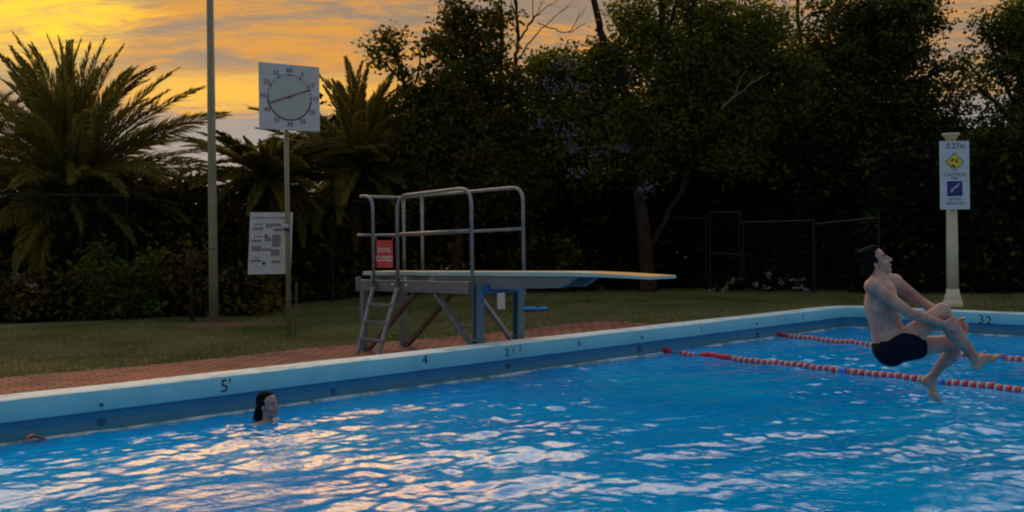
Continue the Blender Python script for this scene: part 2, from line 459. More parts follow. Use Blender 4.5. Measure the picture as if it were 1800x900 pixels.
# ------------------------------------------------------------------ ground, path, pool
O1, O2 = 0.38, 0.38
us = sorted(set([-500, -150, -60, -30, -20] + list(np.arange(-14, 24.01, 0.5)) + [-O1, UL + O1, 30, 60, 150, 500]))
vs = sorted(set([-500, -150, -60, -35] + list(np.arange(-24, 12.01, 0.5)) + [-O1, 16, 20, VL + O1, 30, 40, 60, 150, 500]))
us = np.array(us); vs = np.array(vs)
UU, VV = np.meshgrid(us, vs, indexing='ij')
HH = hground(UU, VV)
V = np.stack([UU, VV, HH], -1).reshape(-1, 3)
nu, nv = UU.shape
Q = []
for i in range(nu - 1):
    for j in range(nv - 1):
        uc, vc = (us[i] + us[i + 1]) / 2, (vs[j] + vs[j + 1]) / 2
        if -O1 < uc < UL + O1 and -O1 < vc < VL + O1: continue
        a = i * nv + j
        Q.append((a, a + nv, a + nv + 1, a + 1))
me = fast_mesh('lawn', V, np.array(Q), M['lawn'], smooth=True)
tag(link('lawn', me, None, F), 'mown lawn around the pool', None, None, 'structure')

# brick path: far edge surveyed on the photograph
edge = [(0, 665), (240, 645), (540, 613), (740, 597), (900, 582), (1000, 571), (1100, 559.5), (1180, 557)]
eu = sorted([UV(Gg(*p)) for p in edge])
eu = [(3.6, -0.40)] + eu + [(eu[-1][0] + 1.5, eu[-1][1] - 0.05), (22.0, eu[-1][1] - 0.1)]
E_u = np.array([e[0] for e in eu]); E_v = np.array([e[1] for e in eu])
pu = np.arange(3.6, 20.0, 0.15); nc = 26
V = []
for k, u_ in enumerate(pu):
    vf = float(np.interp(u_, E_u, E_v)) + 0.03 * math.sin(u_ * 9.0) + 0.02 * random.uniform(-1, 1)
    for j in range(nc):
        v_ = -O1 - 0.004 + (vf + O1) * j / (nc - 1)
        V.append((u_, v_, float(hground(u_, v_)) + 0.008))
Q = [(i * nc + j, i * nc + j + 1, (i + 1) * nc + j + 1, (i + 1) * nc + j) for i in range(len(pu) - 1) for j in range(nc - 1)]
me = fast_mesh('brick_path', np.array(V), np.array(Q)[:, ::-1], M['brick'])
tag(link('brick_path', me, None, F), 'red brick path along the pool edge', None, None, 'structure')

# soil patch round the pole
pc = Gg(392, 572); V = [pc + np.array([0, 0, 0.02])]; Q = []
for k in range(28):
    a = 2 * math.pi * k / 28; rr = 1 + 0.25 * math.sin(3 * a + 1) + 0.12 * random.uniform(-1, 1)
    p = pc + np.array([math.cos(a) * 1.35 * rr, math.sin(a) * 0.8 * rr, 0]); p[2] = float(hground(*UV(p))) + 0.012
    V.append(p)
mb = MB(); mb.add(V, [(0, 1 + k, 1 + (k + 1) % 28) for k in range(28)])
tag(mb.build('soil_patch', M['soil'], None, origin=pc), 'patch of bare reddish soil at the foot of the tall pole', None, None, 'structure')

# grass blades
SU, SV = UV(pc)
def blades(n, ulo, uhi, vlo, vhi, keep):
    u_ = RNG.uniform(ulo, uhi, n); v_ = RNG.uniform(vlo, vhi, n)
    k = keep(u_, v_); u_, v_ = u_[k], v_[k]; n = len(u_)
    z_ = hground(u_, v_)
    a = RNG.uniform(0, 2 * np.pi, n); ln = RNG.uniform(0.025, 0.065, n); wd = RNG.uniform(0.005, 0.010, n)
    lean = RNG.uniform(0.1, 0.9, n); b2 = RNG.uniform(0, 2 * np.pi, n)
    P = np.stack([u_, v_, z_ - 0.004], -1)
    S = np.stack([np.cos(a), np.sin(a), 0 * a], -1) * wd[:, None]
    T = P + np.stack([np.cos(b2) * lean * ln, np.sin(b2) * lean * ln, ln], -1)
    return np.stack([P - S, P + S, T], 1).reshape(-1, 3)
V1 = blades(230000, -4, 15.5, -11.5, -0.38, lambda u_, v_: (v_ < np.interp(u_, E_u, E_v) + RNG.normal(0, 0.05, len(u_))) & (np.hypot((u_ - SU), (v_ - SV) * 1.0) > RNG.uniform(0.5, 1.15, len(u_))))
V2 = blades(60000, -7, -O1, -5, 8, lambda u_, v_: u_ < -O1)
V = np.vstack([V1, V2])
me = fast_mesh('grass', V, np.arange(len(V)).reshape(-1, 3), M['blade'])
tag(link('grass', me, None, F), 'short olive grass blades covering the lawn', 'grass', None, 'stuff')

# pool shell: swept profile round a rectangle with rounded corners
def loop(off, rad=0.22):
    pts = []
    rr = max(rad + off, 0.02)
    for (cu, cvv, a0) in ((0 - off, 0 - off, 180), (UL + off, 0 - off, 270), (UL + off, VL + off, 0), (0 - off, VL + off, 90)):
        ccu = cu + (rr if cu < UL / 2 else -rr); ccv = cvv + (rr if cvv < VL / 2 else -rr)
        for k in range(7):
            a = R(a0 + 90 * k / 6)
            pts.append((ccu + rr * math.cos(a), ccv + rr * math.sin(a)))
    return pts
def densify(pts, step=0.3):
    out_ = []
    for i in range(len(pts)):
        a = np.array(pts[i]); c = np.array(pts[(i + 1) % len(pts)])
        n = max(1, int(np.linalg.norm(c - a) / step))
        for k in range(n): out_.append(tuple(a + (c - a) * k / n))
    return out_
def sweep(name, prof, m_, parent, closed=False, wob=0.0):
    base = loop(0.0)
    V = []; ring = None
    rings = []
    for (off, z) in prof:
        L = loop(off)
        # same count per loop: subdivide the straight runs equally
        pts = []
        for i in range(len(L)):
            a = np.array(L[i]); c = np.array(L[(i + 1) % len(L)])
            a0 = np.array(base[i]); c0 = np.array(base[(i + 1) % len(L)])
            n = max(1, int(np.linalg.norm(c0 - a0) / 0.25))
            for k in range(n): pts.append((*(a + (c - a) * k / n), z))
        rings.append(pts)
    n = len(rings[0])
    for r_ in rings:
        for q in r_:
            V.append((q[0], q[1], q[2] + (wob * math.sin(q[0] * 3.1 + q[1] * 2.3) * math.sin(q[0] * 1.3 - q[1] * 1.7) if wob else 0)))
    Q = []
    m2 = len(rings)
    for i in range(m2 if closed else m2 - 1):
        i2 = (i + 1) % m2
        for k in range(n):
            k2 = (k + 1) % n
            Q.append((i * n + k, i * n + k2, i2 * n + k2, i2 * n + k))
    me = fast_mesh(name, np.array(V), np.array(Q), m_, smooth=False)
    return link(name, me, parent, F)

basin = sweep('pool_basin', [(0.03, -0.186), (0.03, -0.262)], M['band'], None)
tag(basin, 'blue painted concrete pool wall', None, None, 'structure')
sweep('stained_waterline', [(0.027, -0.262), (0.024, -0.30), (0.022, -2.0)], M['scum'], basin)
sweep('waterline_glint', [(0.026, ZW + 0.014), (-0.012, ZW + 0.012), (-0.016, ZW - 0.02), (0.026, ZW - 0.05)], M['glint'], basin, wob=0.006)  # added thin lip, its pale colour standing in for the meniscus reflection
cf = sweep('coping_face', [(0.03, -0.185), (0.0, -0.182), (-0.002, -0.17), (0.0, -0.014), (0.004, -0.008)], M['copeface'], basin)
sweep('coping_top', [(0.004, -0.008), (0.016, 0.0), (0.10, 0.004), (0.30, 0.004), (0.355, -0.002), (0.38, -0.03), (0.38, -0.7)], M['copetop'], basin, wob=0.003)
mb = MB(); mb.box((UL / 2, VL / 2, -2.0), (UL, 0, 0), (0, VL, 0), (0, 0, 0.05))
mb.build('pool_floor', M['floor'], basin, frame=F)

# writing on the coping: left wall (v = 0 plane) and far wall (u = 0 plane)
def mark_left(s_, px, py, hpx, m_=None, name='depth_number', wide=1.0):
    p = at_v(px, py, 0.0) + d2 * 0.0035
    size = hpx * p[1] / FPX / 0.70
    return text(s_, p, d1, ZUP, size, m_ or M['black'], basin, name)
mark_left("5'", 397, 679, 22)
mark_left("4", 747, 633, 17)
mark_left("2", 891, 620, 14)
mark_left("1", 902, 616, 11, M['fadedblue'])
mark_left("2", 914, 612, 11, M['fadedblue'])
mark_left("6", 1018, 603, 14, M['fadedblue'])
mark_left("1", 1233, 580, 13, M['redstain'])
mark_left("1", 1412, 558, 12, M['fadedblue'])
for s_, px, py, h_ in (("3", 1725, 562, 15), ("2", 1738, 563.5, 15), (".", 1748, 562, 15)):
    p = at_u(px, py, 0.0) - d1 * 0.0035
    text(s_, p, d2, ZUP, h_ * p[1] / FPX / 0.7, M['black'], basin, 'depth_number')
for px, py, rr in ((178, 741, .03), (586, 688, .028), (893, 643, .028), (1124, 613, .035), (1331, 588.5, .035)):
    p = at_v(px, py, -0.03)
    mb = MB(); mb.tube([p - d2 * 0.06, p + d2 * 0.006], rr, 14)
    mb.tube([p + d2 * 0.004, p + d2 * 0.012], rr * 1.25, 14)
    mb.build('drain_hole', M['dark'], basin)
for px, py in ((178, 711.5), (1128, 593), (1330, 569)):
    p = at_v(px, py, 0.0)
    mb = MB(); mb.tube([p, p + d2 * 0.012], 0.016, 10)
    mb.build('bolt_head', M['dark'], basin)

# ------------------------------------------------------------------ water
WAVES = []
rw = np.random.default_rng(5)
for k in range(130):
    lam = 0.10 * (1.15 / 0.10) ** rw.uniform(0, 1)
    th_ = rw.normal(R(-58), 0.42) if k % 4 else rw.uniform(0, 2 * np.pi)
    kk = 2 * np.pi / lam
    slope = 0.0142 * rw.uniform(0.5, 1.4) * (1.12 if lam < 0.36 else 0.9)
    WAVES.append((kk * math.cos(th_), kk * math.sin(th_), slope / kk, rw.uniform(0, 2 * np.pi)))
CHOP = []
for k in range(26):
    lam = 0.09 * (0.26 / 0.09) ** rw.uniform(0, 1); th_ = rw.uniform(0, 2 * np.pi); kk = 2 * np.pi / lam
    CHOP.append((kk * math.cos(th_), kk * math.sin(th_), 0.05 / kk * rw.uniform(.5, 1.3), rw.uniform(0, 2 * np.pi)))
def wave(x, y):
    z = np.zeros_like(x)
    for kx, ky, a, ph in WAVES:
        z += a * np.sin(kx * x + ky * y + ph)
    g = 0.85 + 0.45 * np.sin(0.9 * x + 0.5 * y + 1.0) * np.sin(0.6 * y - 0.8 * x) + 0.35 * np.sin(2.3 * x + 0.4 * y) * np.sin(1.7 * y - 0.9 * x + 2.0)
    z *= np.clip(g, 0.3, 1.4)
    for cx, cy, rx, amp in RINGS:      # choppy water round the bathers
        e_ = np.exp(-((x - cx) ** 2 + ((y - cy) * 0.6) ** 2) / rx ** 2)
        if e_.max() < 1e-3: continue
        c_ = np.zeros_like(z)
        for kx, ky, a, ph in CHOP: c_ += a * np.sin(kx * x + ky * y + ph)
        z += amp * c_ * e_
    return z
RINGS = []
for px, py, r0, amp in ((475, 752, 0.42, 1.0), (1650, 690, 0.9, 0.55), (1000, 760, 1.6, 0.18)):
    p = G(px, py, ZW); RINGS.append((p[0], p[1], r0, amp))
def wgrid(ulo, uhi, vlo, vhi, st):
    u_ = np.arange(ulo, uhi + 1e-6, st); v_ = np.arange(vlo, vhi + 1e-6, st)
    UU, VV = np.meshgrid(u_, v_, indexing='ij')
    X = PC[0] - d1[0] * UU + d2[0] * VV; Y = PC[1] - d1[1] * UU + d2[1] * VV
    Z = ZW + wave(X, Y)
    n, m_ = UU.shape
    idx = np.arange(n * m_).reshape(n, m_)
    Qd = np.stack([idx[:-1, :-1], idx[1:, :-1], idx[1:, 1:], idx[:-1, 1:]], -1).reshape(-1, 4)
    return np.stack([X, Y, Z], -1).reshape(-1, 3), Qd
Va, Qa = wgrid(-0.03, 16.23, -0.03, 9.0, 0.02)
Vb, Qb = wgrid(-0.03, 16.23, 9.0, 25.03, 0.12)
me = fast_mesh('pool_water', np.vstack([Va, Vb]), np.vstack([Qa, Qb + len(Va)]), M['water'], smooth=True)
tag(link('pool_water', me), 'rippled blue pool water', None, None, 'structure')

# ------------------------------------------------------------------ lane ropes
def lane_rope(label, p0, p1, spec):
    A_, B_ = G(*p0, ZW), G(*p1, ZW)
    def pt_at_px(px):
        lo, hi = -0.3, 1.3
        for _ in range(40):
            mid = (lo + hi) / 2; q = A_ + (B_ - A_) * mid
            xp = 900 + q[0] / q[1] * FPX * CT - (q[2] - HC) / q[1] * FPX * ST
            if xp < px: lo = mid
            else: hi = mid
        return (lo + hi) / 2
    L = np.linalg.norm(B_ - A_); dd = (B_ - A_) / L
    base = A_.copy()
    t = thing('lane_rope', label, 'lane rope', base, 'lane ropes across the pool')
    def P(s_):
        q = A_ + dd * s_
        q[2] = ZW + 0.012 + 0.7 * float(wave(np.array([q[0]]), np.array([q[1]]))[0])
        return q
    endv = 9.0
    mb = MB(); mb.tube([P(x) for x in np.arange(-0.25, endv, 0.15)], 0.006, 6)
    mb.build('cable', M['cable'], t)
    for kind, a, b_ in spec:
        s0 = pt_at_px(a) * L; s1 = pt_at_px(b_) * L if b_ < 1900 else endv
        mb = MB(); n = max(1, int(round((s1 - s0) / 0.046)))
        for k in range(n):
            s_ = s0 + (k + 0.5) * (s1 - s0) / n; q = P(s_); tilt = random.uniform(-0.006, 0.006)
            q[2] += tilt
            mi = 0
            if kind == 'mix': mi = k % 2
            prof = [(-0.020, 0.018), (-0.017, 0.045), (-0.006, 0.049), (0.006, 0.049), (0.017, 0.045), (0.020, 0.018)]
            mb.tube([q + dd * a_ for a_, _ in prof], [r_ for _, r_ in prof], 10, mi)
        if kind == 'blue': mb.build('blue_float', M['bluefloat'], t, smooth=False)
        elif kind == 'red': mb.build('red_float_row', M['red'], t, smooth=False)
        else: mb.build('float_row', [M['red'], M['white']], t, smooth=False)
lane_rope('nearer red and white lane rope with a gap near its loose red end', (1152, 617.5), (1800, 690),
          [('red', 1150, 1178), ('mix', 1197, 1223), ('red', 1233, 1282), ('mix', 1284, 1477), ('blue', 1478, 1489), ('mix', 1491, 1642), ('blue', 1650, 1660), ('mix', 1667, 2000)])
lane_rope('farther red and white lane rope, near the pool corner behind the jumping man', (1355, 590), (1800, 636),
          [('red', 1353, 1383), ('mix', 1385, 1752), ('blue', 1756, 1766), ('mix', 1768, 2000)])

# ------------------------------------------------------------------ diving board
def S(u, v, z): return W(u, v, z)
UN, UF, UCc = 8.30, 7.60, 7.95
gz = lambda u, v: float(hground(u, v))
db = thing('diving_board', 'springboard on a grey and blue steel stand beside the pool', 'diving board', W(7.95, -1.6, gz(7.95, -1.6)))
def zt(v): return 0.775 + 0.012 * (v + 3.2)     # line of the stand top, rising slightly to the tip
# board
mb = MB()
nb = 40; vb = np.linspace(-3.2, 2.02, nb); hw = 0.23
def btop(v): return zt(v) + 0.05 + (-0.028 * max(0, (v - 0.6) / 1.4) ** 1.7 * 1.6)
V = []
for v in vb:
    th_ = 0.055 - 0.02 * max(0, (v - 0.6) / 1.4)
    zt_ = btop(v)
    for (uu, z) in ((UCc + hw, zt_), (UCc - hw, zt_), (UCc - hw, zt_ - th_), (UCc + hw, zt_ - th_)):
        V.append(S(uu, v, z))
Fc = []; Mi = []
for i in range(nb - 1):
    for k in range(4):
        k2 = (k + 1) % 4
        Fc.append((i * 4 + k, i * 4 + k2, (i + 1) * 4 + k2, (i + 1) * 4 + k))
        Mi.append((2 if vb[i] > 0.95 else 0) if k == 0 else (3 if k == 2 else 1))
mb.v = [np.array(V)]; mb.f = [list(f) for f in Fc] + [[3, 2, 1, 0], [(nb - 1) * 4 + k for k in range(4)]]; mb.m = Mi + [1, 1]; mb.n = len(V)
mb.build('board', [M['boardtop'], M['boardedge'], M['boardtip'], M['bluedark']], db, bevel=0.006)
# side beams (platform) and deep forward beams
for u_ in (UN, UF):
    mb = MB()
    mb.bar(S(u_, -3.16, 0.635), S(u_, -0.72, 0.655), 0.06, 0.155)
    mb.bar(S(u_, -3.16, 0.70), S(u_, -3.10, 0.70), 0.07, 0.10)
    mb.build('platform_beam', M['steelgrey'], db, bevel=0.006)
for u_ in (UCc + 0.19, UCc - 0.19):
    mb = MB()
    V = []
    for uu in (u_ + 0.03, u_ - 0.03):
        for v, z in ((-1.62, zt(-1.62) - 0.008), (0.95, zt(.95) - 0.01), (0.70, zt(.7) - 0.135), (-0.3, zt(-.3) - 0.165), (-1.62, zt(-1.62) - 0.17)):
            V.append(S(uu, v, z))
    mb.add(V, [(0, 1, 2, 3, 4), (9, 8, 7, 6, 5)] + [(k, 5 + k, 5 + (k + 1) % 5, (k + 1) % 5) for k in range(5)])
    mb.build('fulcrum_beam', M['steelgrey'], db, bevel=0.004)
mb = MB(); mb.box(S(UCc, -1.55, 0.69), d1 * 0.64, d2 * 0.12, ZUP * 0.10); mb.build('hinge_block', M['steelgrey'], db, bevel=0.01)
mb = MB(); mb.box(S(UCc, -3.10, 0.665), d1 * 0.64, d2 * 0.06, ZUP * 0.10); mb.build('rear_crossbeam', M['steelgrey'], db, bevel=0.006)
mb = MB(); mb.box(S(UCc, -0.55, 0.645), d1 * 0.60, d2 * 0.10, ZUP * 0.12); mb.build('front_crossbeam', M['bluedark'], db, bevel=0.006)
for v in (-2.95, -2.2):
    mb = MB(); mb.box(S(UCc, v, 0.745), d1 * 0.5, d2 * 0.05, ZUP * 0.055); mb.build('board_bearer', M['boardedge'], db)
for v in (-2.28, -1.98):
    mb = MB(); mb.tube([S(UN + 0.03, v, 0.665), S(UN + 0.046, v, 0.665)], 0.018, 8)
    mb.build('bolt_head', M['signtext'], db)
# legs: front pair blue I-section, rear pair grey
for u_ in (UN, UF):
    mb = MB(); zb = gz(u_, -0.6)
    for s_ in (-1, 1): mb.bar(S(u_, -0.60 + s_ * 0.045, zb), S(u_, -0.58 + s_ * 0.045, 0.70), 0.11, 0.014, up=d2)
    mb.bar(S(u_, -0.60, zb), S(u_, -0.58, 0.70), 0.014, 0.086, up=d2)
    mb.box(S(u_, -0.60, zb + 0.012), d1 * 0.18, d2 * 0.18, ZUP * 0.02)
    mb.box(S(u_, -0.60, 0.015), d1 * 0.15, d2 * 0.15, ZUP * 0.02)
    mb.build('leg', M['bluesteel'], db)
for u_ in (UN, UF):
    mb = MB(); zb = gz(u_, -3.02)
    mb.bar(S(u_, -3.02, zb), S(u_, -3.0, 0.56), 0.085, 0.085, up=d2)
    mb.box(S(u_, -3.02, zb + 0.01), d1 * 0.16, d2 * 0.16, ZUP * 0.02)
    mb.build('leg', M['steelgrey'], db, bevel=0.005)
    mb = MB(); mb.bar(S(u_ - 0.02, -2.93, zb + 0.04), S(u_ - 0.02, -1.85, 0.56), 0.05, 0.06, up=d1)
    mb.build('rear_brace', M['rust'], db)
    mb = MB(); mb.bar(S(u_ - 0.01, -1.42, 0.57), S(u_ - 0.01, -0.66, -0.12), 0.05, 0.06, up=d1)
    mb.build('front_brace', M['steelgrey'], db)
# side ladder: stringers carry on up as the posts beside the entry gap
lad = bpy.data.objects.new('ladder', None); COL.objects.link(lad); lad.parent = db; MW[lad.name] = MW[db.name].copy()
lad.matrix_basis = Matrix.Identity(4)
ub = 8.85; La = (at_u(628, 620, ub), S(8.38, -2.67, 0.62)); Lb = (at_u(664, 617, ub), S(8.38, -2.12, 0.62))
for Lq in (La, Lb):
    Lq[0][2] = min(Lq[0][2], -0.24)
    mb = MB(); mb.bar(Lq[0], Lq[1], 0.075, 0.03, up=d1); mb.build('stringer', M['steelgrey'], lad)
for t_ in (0.22, 0.48, 0.74):
    mb = MB(); mb.bar(La[0] + (La[1] - La[0]) * t_, Lb[0] + (Lb[1] - Lb[0]) * t_, 0.07, 0.03, up=ZUP); mb.build('rung', M['steelgrey'], lad)
# handrails
RR = 0.023; ur, uf = 8.37, 7.53
nr = bpy.data.objects
p_ = fillet([S(ur, -2.12, 0.60), S(ur, -2.12, 1.86), S(ur, -0.61, 1.905), S(ur, -0.61, 0.53)], 0.22)
mb = MB(); mb.tube(p_, RR, 12); mb.tube([S(ur, -2.12, 1.345), S(ur, -0.61, 1.375)], 0.022, 10)
mb.build('near_handrail', M['rail'], db, smooth=True)
p_ = fillet([S(ur, -2.67, 0.60), S(ur, -2.67, 1.885), S(ur, -3.06, 1.895), S(uf, -3.06, 1.895), S(uf, -2.9, 1.90), S(uf, -0.55, 1.935), S(uf, -0.55, 0.50)], 0.2)
mb = MB(); mb.tube(p_, RR, 12)
mb.tube(fillet([S(ur, -2.67, 1.345), S(ur, -3.06, 1.345), S(uf, -3.06, 1.345), S(uf, -0.55, 1.395)], 0.06), 0.022, 10)
mb.tube([S(uf, -2.63, 0.62), S(uf, -2.63, 1.90)], RR, 12)
mb.tube([S(uf, -3.06, 0.62), S(uf, -3.06, 1.89)], RR, 12)
mb.build('far_handrail', M['rail'], db, smooth=True)

# red sign hanging in the entry gap
ps = at_u(676, 446.5, ur + 0.01); wpx, hpx = 28.5, 48
wv = (at_u(690, 446, ur + .01) - at_u(662, 446, ur + .01)); wv = float(np.linalg.norm(wv)); hv = 48 * ps[1] / FPX
rs = thing('warning_sign', 'small red sign with white lettering hanging in the diving board rail gap', 'sign', ps)
mb = MB(); mb.box(ps, d2 * wv, d1 * 0.006, ZUP * hv); mb.build('plate', M['signred'], rs)
front = -d1
text('DIVING', ps - d1 * 0.005 + ZUP * hv * 0.14, d2, ZUP, 0.088, M['signtext'], rs)
text('CLOSED', ps - d1 * 0.005 - ZUP * hv * 0.18, d2, ZUP, 0.102, M['signtext'], rs)
mb = MB(); mb.tube([ps + d2 * wv * 0.47 + ZUP * hv * 0.48, ps + d2 * wv * 0.62 + ZUP * hv * 0.72], 0.007, 6)
mb.build('tie', M['signred'], rs); mb = MB(); mb.tube([ps - d2 * wv * 0.47 + ZUP * hv * 0.46, ps - d2 * wv * 0.56 + ZUP * hv * 0.62], 0.005, 6)
mb.build('tie', M['signred'], rs)

# ------------------------------------------------------------------ poles, clock, notice board
b0 = Gg(376, 567)
pl = thing('pole', 'tall plain grey-green pole rising out of the picture beside the big palm', 'pole', b0)
mb = MB(); pts = [b0 - ZUP * 0.05]; topz = 9.0; dx = -0.06
mb.tube([b0 - ZUP * 0.05, b0 + ZUP * 1.4, b0 + np.array([0.0, 0, 9.0])], [0.094, 0.088, 0.062], 18); mb.build('shaft', M['pole'], pl, smooth=True)
zb_ = D(375, 437, b0[1])[2]
mb = MB(); mb.tube([np.array([b0[0], b0[1], zb_ - .012]), np.array([b0[0], b0[1], zb_ + .012])], 0.093, 18); mb.build('strap', M['rust'], pl)
mb = MB(); mb.tube([b0, b0 + ZUP * 0.05], 0.14, 14); mb.build('foot', M['soil'], pl)
mb = MB(); mb.tube([b0 + ZUP * 9.0, b0 + ZUP * 9.1], [0.07, 0.02], 14); mb.build('cap', M['pole'], pl)

c0 = Gg(508, 592); Yc = c0[1]
ck = thing('pool_clock', 'square white sweep clock with red and black numerals on a thin pole', 'clock', c0)
mb = MB(); top = D(503, 225, Yc); mb.tube([c0 - ZUP * 0.05, np.array([c0[0], Yc, 1.6]), np.array([top[0], Yc, D(503, 180, Yc)[2]])], [0.044, 0.040, 0.036], 14)
mb.build('pole', M['pole'], ck, smooth=True)
xd = np.array([math.cos(R(33)), math.sin(R(33)), 0]); nrm = np.array([xd[1], -xd[0], 0])
cc = D(506.5, 172.5, Yc) + nrm * 0.07; cw, ch = 1.03, 1.085
mb = MB(); mb.box(cc, xd * cw, nrm * 0.05, ZUP * ch); mb.build('face_panel', M['clock'], ck, bevel=0.006)
mb = MB(); mb.bar(cc - nrm * 0.03 - xd * 0.4, cc - nrm * 0.03 + xd * 0.4, 0.03, 0.05); mb.build('bracket', M['rail'], ck)
fc = cc + nrm * 0.027 - xd * 0.01
def ring(c, x, y, r0, r1, n=64, a0=0, a1=2 * math.pi):
    V = []; Fc = []
    for k in range(n + 1):
        a = a0 + (a1 - a0) * k / n
        for r_ in (r0, r1): V.append(c + r_ * (math.sin(a) * x + math.cos(a) * y))
    for k in range(n): Fc.append((2 * k, 2 * k + 2, 2 * k + 3, 2 * k + 1))
    return V, Fc
mb = MB(); V, Fc = ring(fc, xd, ZUP, 0.0, 0.365); mb.add(V, Fc); mb.build('disc', M['clockdisc'], ck)
mb = MB()
for a0, a1 in ((R(95), R(272)),):
    V, Fc = ring(fc + nrm * 0.003, xd, ZUP, 0.362, 0.384, 60, a0, a1); mb.add(V, Fc)
for k in range(60):
    a = R(k * 6)
    if R(95) < a < R(272): continue
    V, Fc = ring(fc + nrm * 0.003, xd, ZUP, 0.352 if k % 5 == 0 else 0.364, 0.384, 2, a - 0.02 - (0.02 if k % 5 == 0 else 0), a + 0.02 + (0.02 if k % 5 == 0 else 0)); mb.add(V, Fc)
mb.build('minute_ring', M['numblack'], ck)
for k in range(12):
    a = R(k * 30); n_ = str(60 if k == 0 else k * 5)
    p = fc + nrm * 0.003 + 0.445 * (math.sin(a) * xd + math.cos(a) * ZUP)
    text(n_, p, xd, ZUP, 0.11, M['numred'] if k in (2, 8, 9, 10, 7) else M['numblack'], ck, 'numeral')
h0, h1 = fc + nrm * 0.012 + xd * -0.34 + ZUP * -0.11, fc + nrm * 0.012 + xd * 0.36 + ZUP * 0.15
mb = MB(); mb.bar(h0, h1, 0.004, 0.022, up=ZUP); mb.build('hand', M['numred'], ck)
mb = MB(); mb.tube([fc, fc + nrm * 0.02], 0.018, 12); mb.build('spindle', M['numblack'], ck)

Yn = Yc + 0.10
nb_ = thing('notice_board', 'white notice board of small print fixed behind the clock pole', 'notice board', D(475, 482, Yn))
cs = [D(440, 373, Yn - .05), D(515, 373.5, Yn + .12), D(511, 481, Yn + .12), D(435.5, 482.5, Yn - .05)]
nx = cs[1] - cs[0]; nup = cs[0] - cs[3]; nn2 = np.cross(nx, nup); nn2 /= np.linalg.norm(nn2)
if nn2[1] > 0: nn2 = -nn2
mb = MB(); V = cs + [c_ - nn2 * 0.015 for c_ in cs]
mb.add(V, [(3, 2, 1, 0), (4, 5, 6, 7), (0, 1, 5, 4), (1, 2, 6, 5), (2, 3, 7, 6), (3, 0, 4, 7)]); mb.build('panel', M['signgrey'], nb_)
def on(a, b_): return cs[3] + (cs[2] - cs[3]) * a * (1) + ((cs[0] - cs[3]) * (1 - a) + (cs[1] - cs[2]) * a) * b_ + nn2 * 0.004
text('CONDITIONS OF ENTRY', on(0.48, 0.91), nx, nup, 0.055, M['greytext'], nb_)
lines = MB()
for (a0, b0_, wd, n, col) in ((.10, .80, .18, 1, 0), (.08, .74, .2, 2, 0), (.10, .60, .18, 1, 0), (.07, .54, .2, 2, 0), (.07, .44, .2, 4, 0), (.10, .26, .16, 1, 0), (.06, .22, .22, 2, 0),
                         (.38, .80, .14, 3, 0), (.36, .58, .14, 3, 0), (.32, .40, .2, 2, 0), (.56, .80, .16, 2, 0), (.55, .72, .2, 2, 0), (.54, .62, .18, 9, 0), (.52, .38, .18, 5, 0), (.54, .20, .2, 2, 0)):
    for k in range(n):
        y_ = b0_ - k * 0.022; x_ = a0
        while x_ < a0 + wd:
            l_ = random.uniform(0.03, 0.07)
            q = [on(x_, y_), on(min(x_ + l_, a0 + wd + .02), y_), on(min(x_ + l_, a0 + wd + .02), y_ + 0.016), on(x_, y_ + 0.016)]
            lines.add(q, [(0, 1, 2, 3)]); x_ += l_ + 0.012
lines.build('small_print', M['greytext'], nb_)
mb = MB(); V, Fc = ring(on(.39, .62), nx / np.linalg.norm(nx), ZUP, 0, 0.028, 16); mb.add(V, Fc); mb.build('red_dot', M['numred'], nb_)
mb = MB(); V, Fc = ring(on(.36, .175), nx / np.linalg.norm(nx), ZUP, 0, 0.03, 16); mb.add(V, Fc); mb.build('black_dot', M['numblack'], nb_)
pz = D(502, 398, Yc - 0.06)
wl = thing('pole_fitting', 'small white fitting clamped to the clock pole over the notice board', 'fitting', pz)
mb = MB(); mb.box(pz, (0.10, 0, 0.0), (0, 0.10, 0), (0, 0, 0.07)); mb.build('housing', M['white'], wl, bevel=0.02)
mb = MB(); mb.box(pz + np.array([0.01, 0.0, -0.055]), (0.09, 0, 0), (0, 0.08, 0), (0, 0, 0.03)); mb.build('clamp', M['black'], wl, bevel=0.008)

s0 = Gg(519, 590)
st = thing('stake', 'thin brown stake stuck in the grass beside the clock pole', 'stake', s0)
mb = MB(); mb.tube([s0 - ZUP * 0.03, s0 + np.array([0.03, 0, 0.85])], [0.018, 0.014], 8); mb.build('shaft', M['barkpale'], st)
mb = MB(); mb.tube([s0 + np.array([0.03, 0, 0.85]), s0 + np.array([0.031, 0, 0.89])], [0.017, 0.006], 8); mb.build('tip', M['barkpale'], st)

# ------------------------------------------------------------------ cream column and its sign
Yk = 17.45; k0 = D(1675, 541, Yk); k0[2] = gz(*UV(k0)) - 0.02
cl = thing('column', 'cream painted column with moulded base behind the pool corner', 'column', k0)
zc = lambda py: D(1675, py, Yk)[2]
pw = Yk / FPX
def lathe(profile, c, seg=28):
    mb = MB(); mb.tube([np.array([c[0], c[1], z]) for z, _ in profile], [r_ for _, r_ in profile], seg); return mb
lathe([(k0[2], 16 * pw), (zc(537), 16.5 * pw), (zc(529), 16 * pw), (zc(528), 14 * pw), (zc(524), 14.3 * pw), (zc(519), 13 * pw), (zc(516), 11.3 * pw), (zc(508), 10.6 * pw)], k0).build('base', M['cream'], cl, smooth=True)
lathe([(zc(509), 10.1 * pw), (zc(420), 9.4 * pw), (zc(300), 8.2 * pw), (zc(247), 7.6 * pw)], k0).build('shaft', M['cream'], cl, smooth=True)
lathe([(zc(248), 8.5 * pw), (zc(244), 9 * pw), (zc(239), 13 * pw), (zc(237), 14.5 * pw), (zc(234.5), 14.5 * pw)], k0).build('capital', M['cream'], cl, smooth=True)
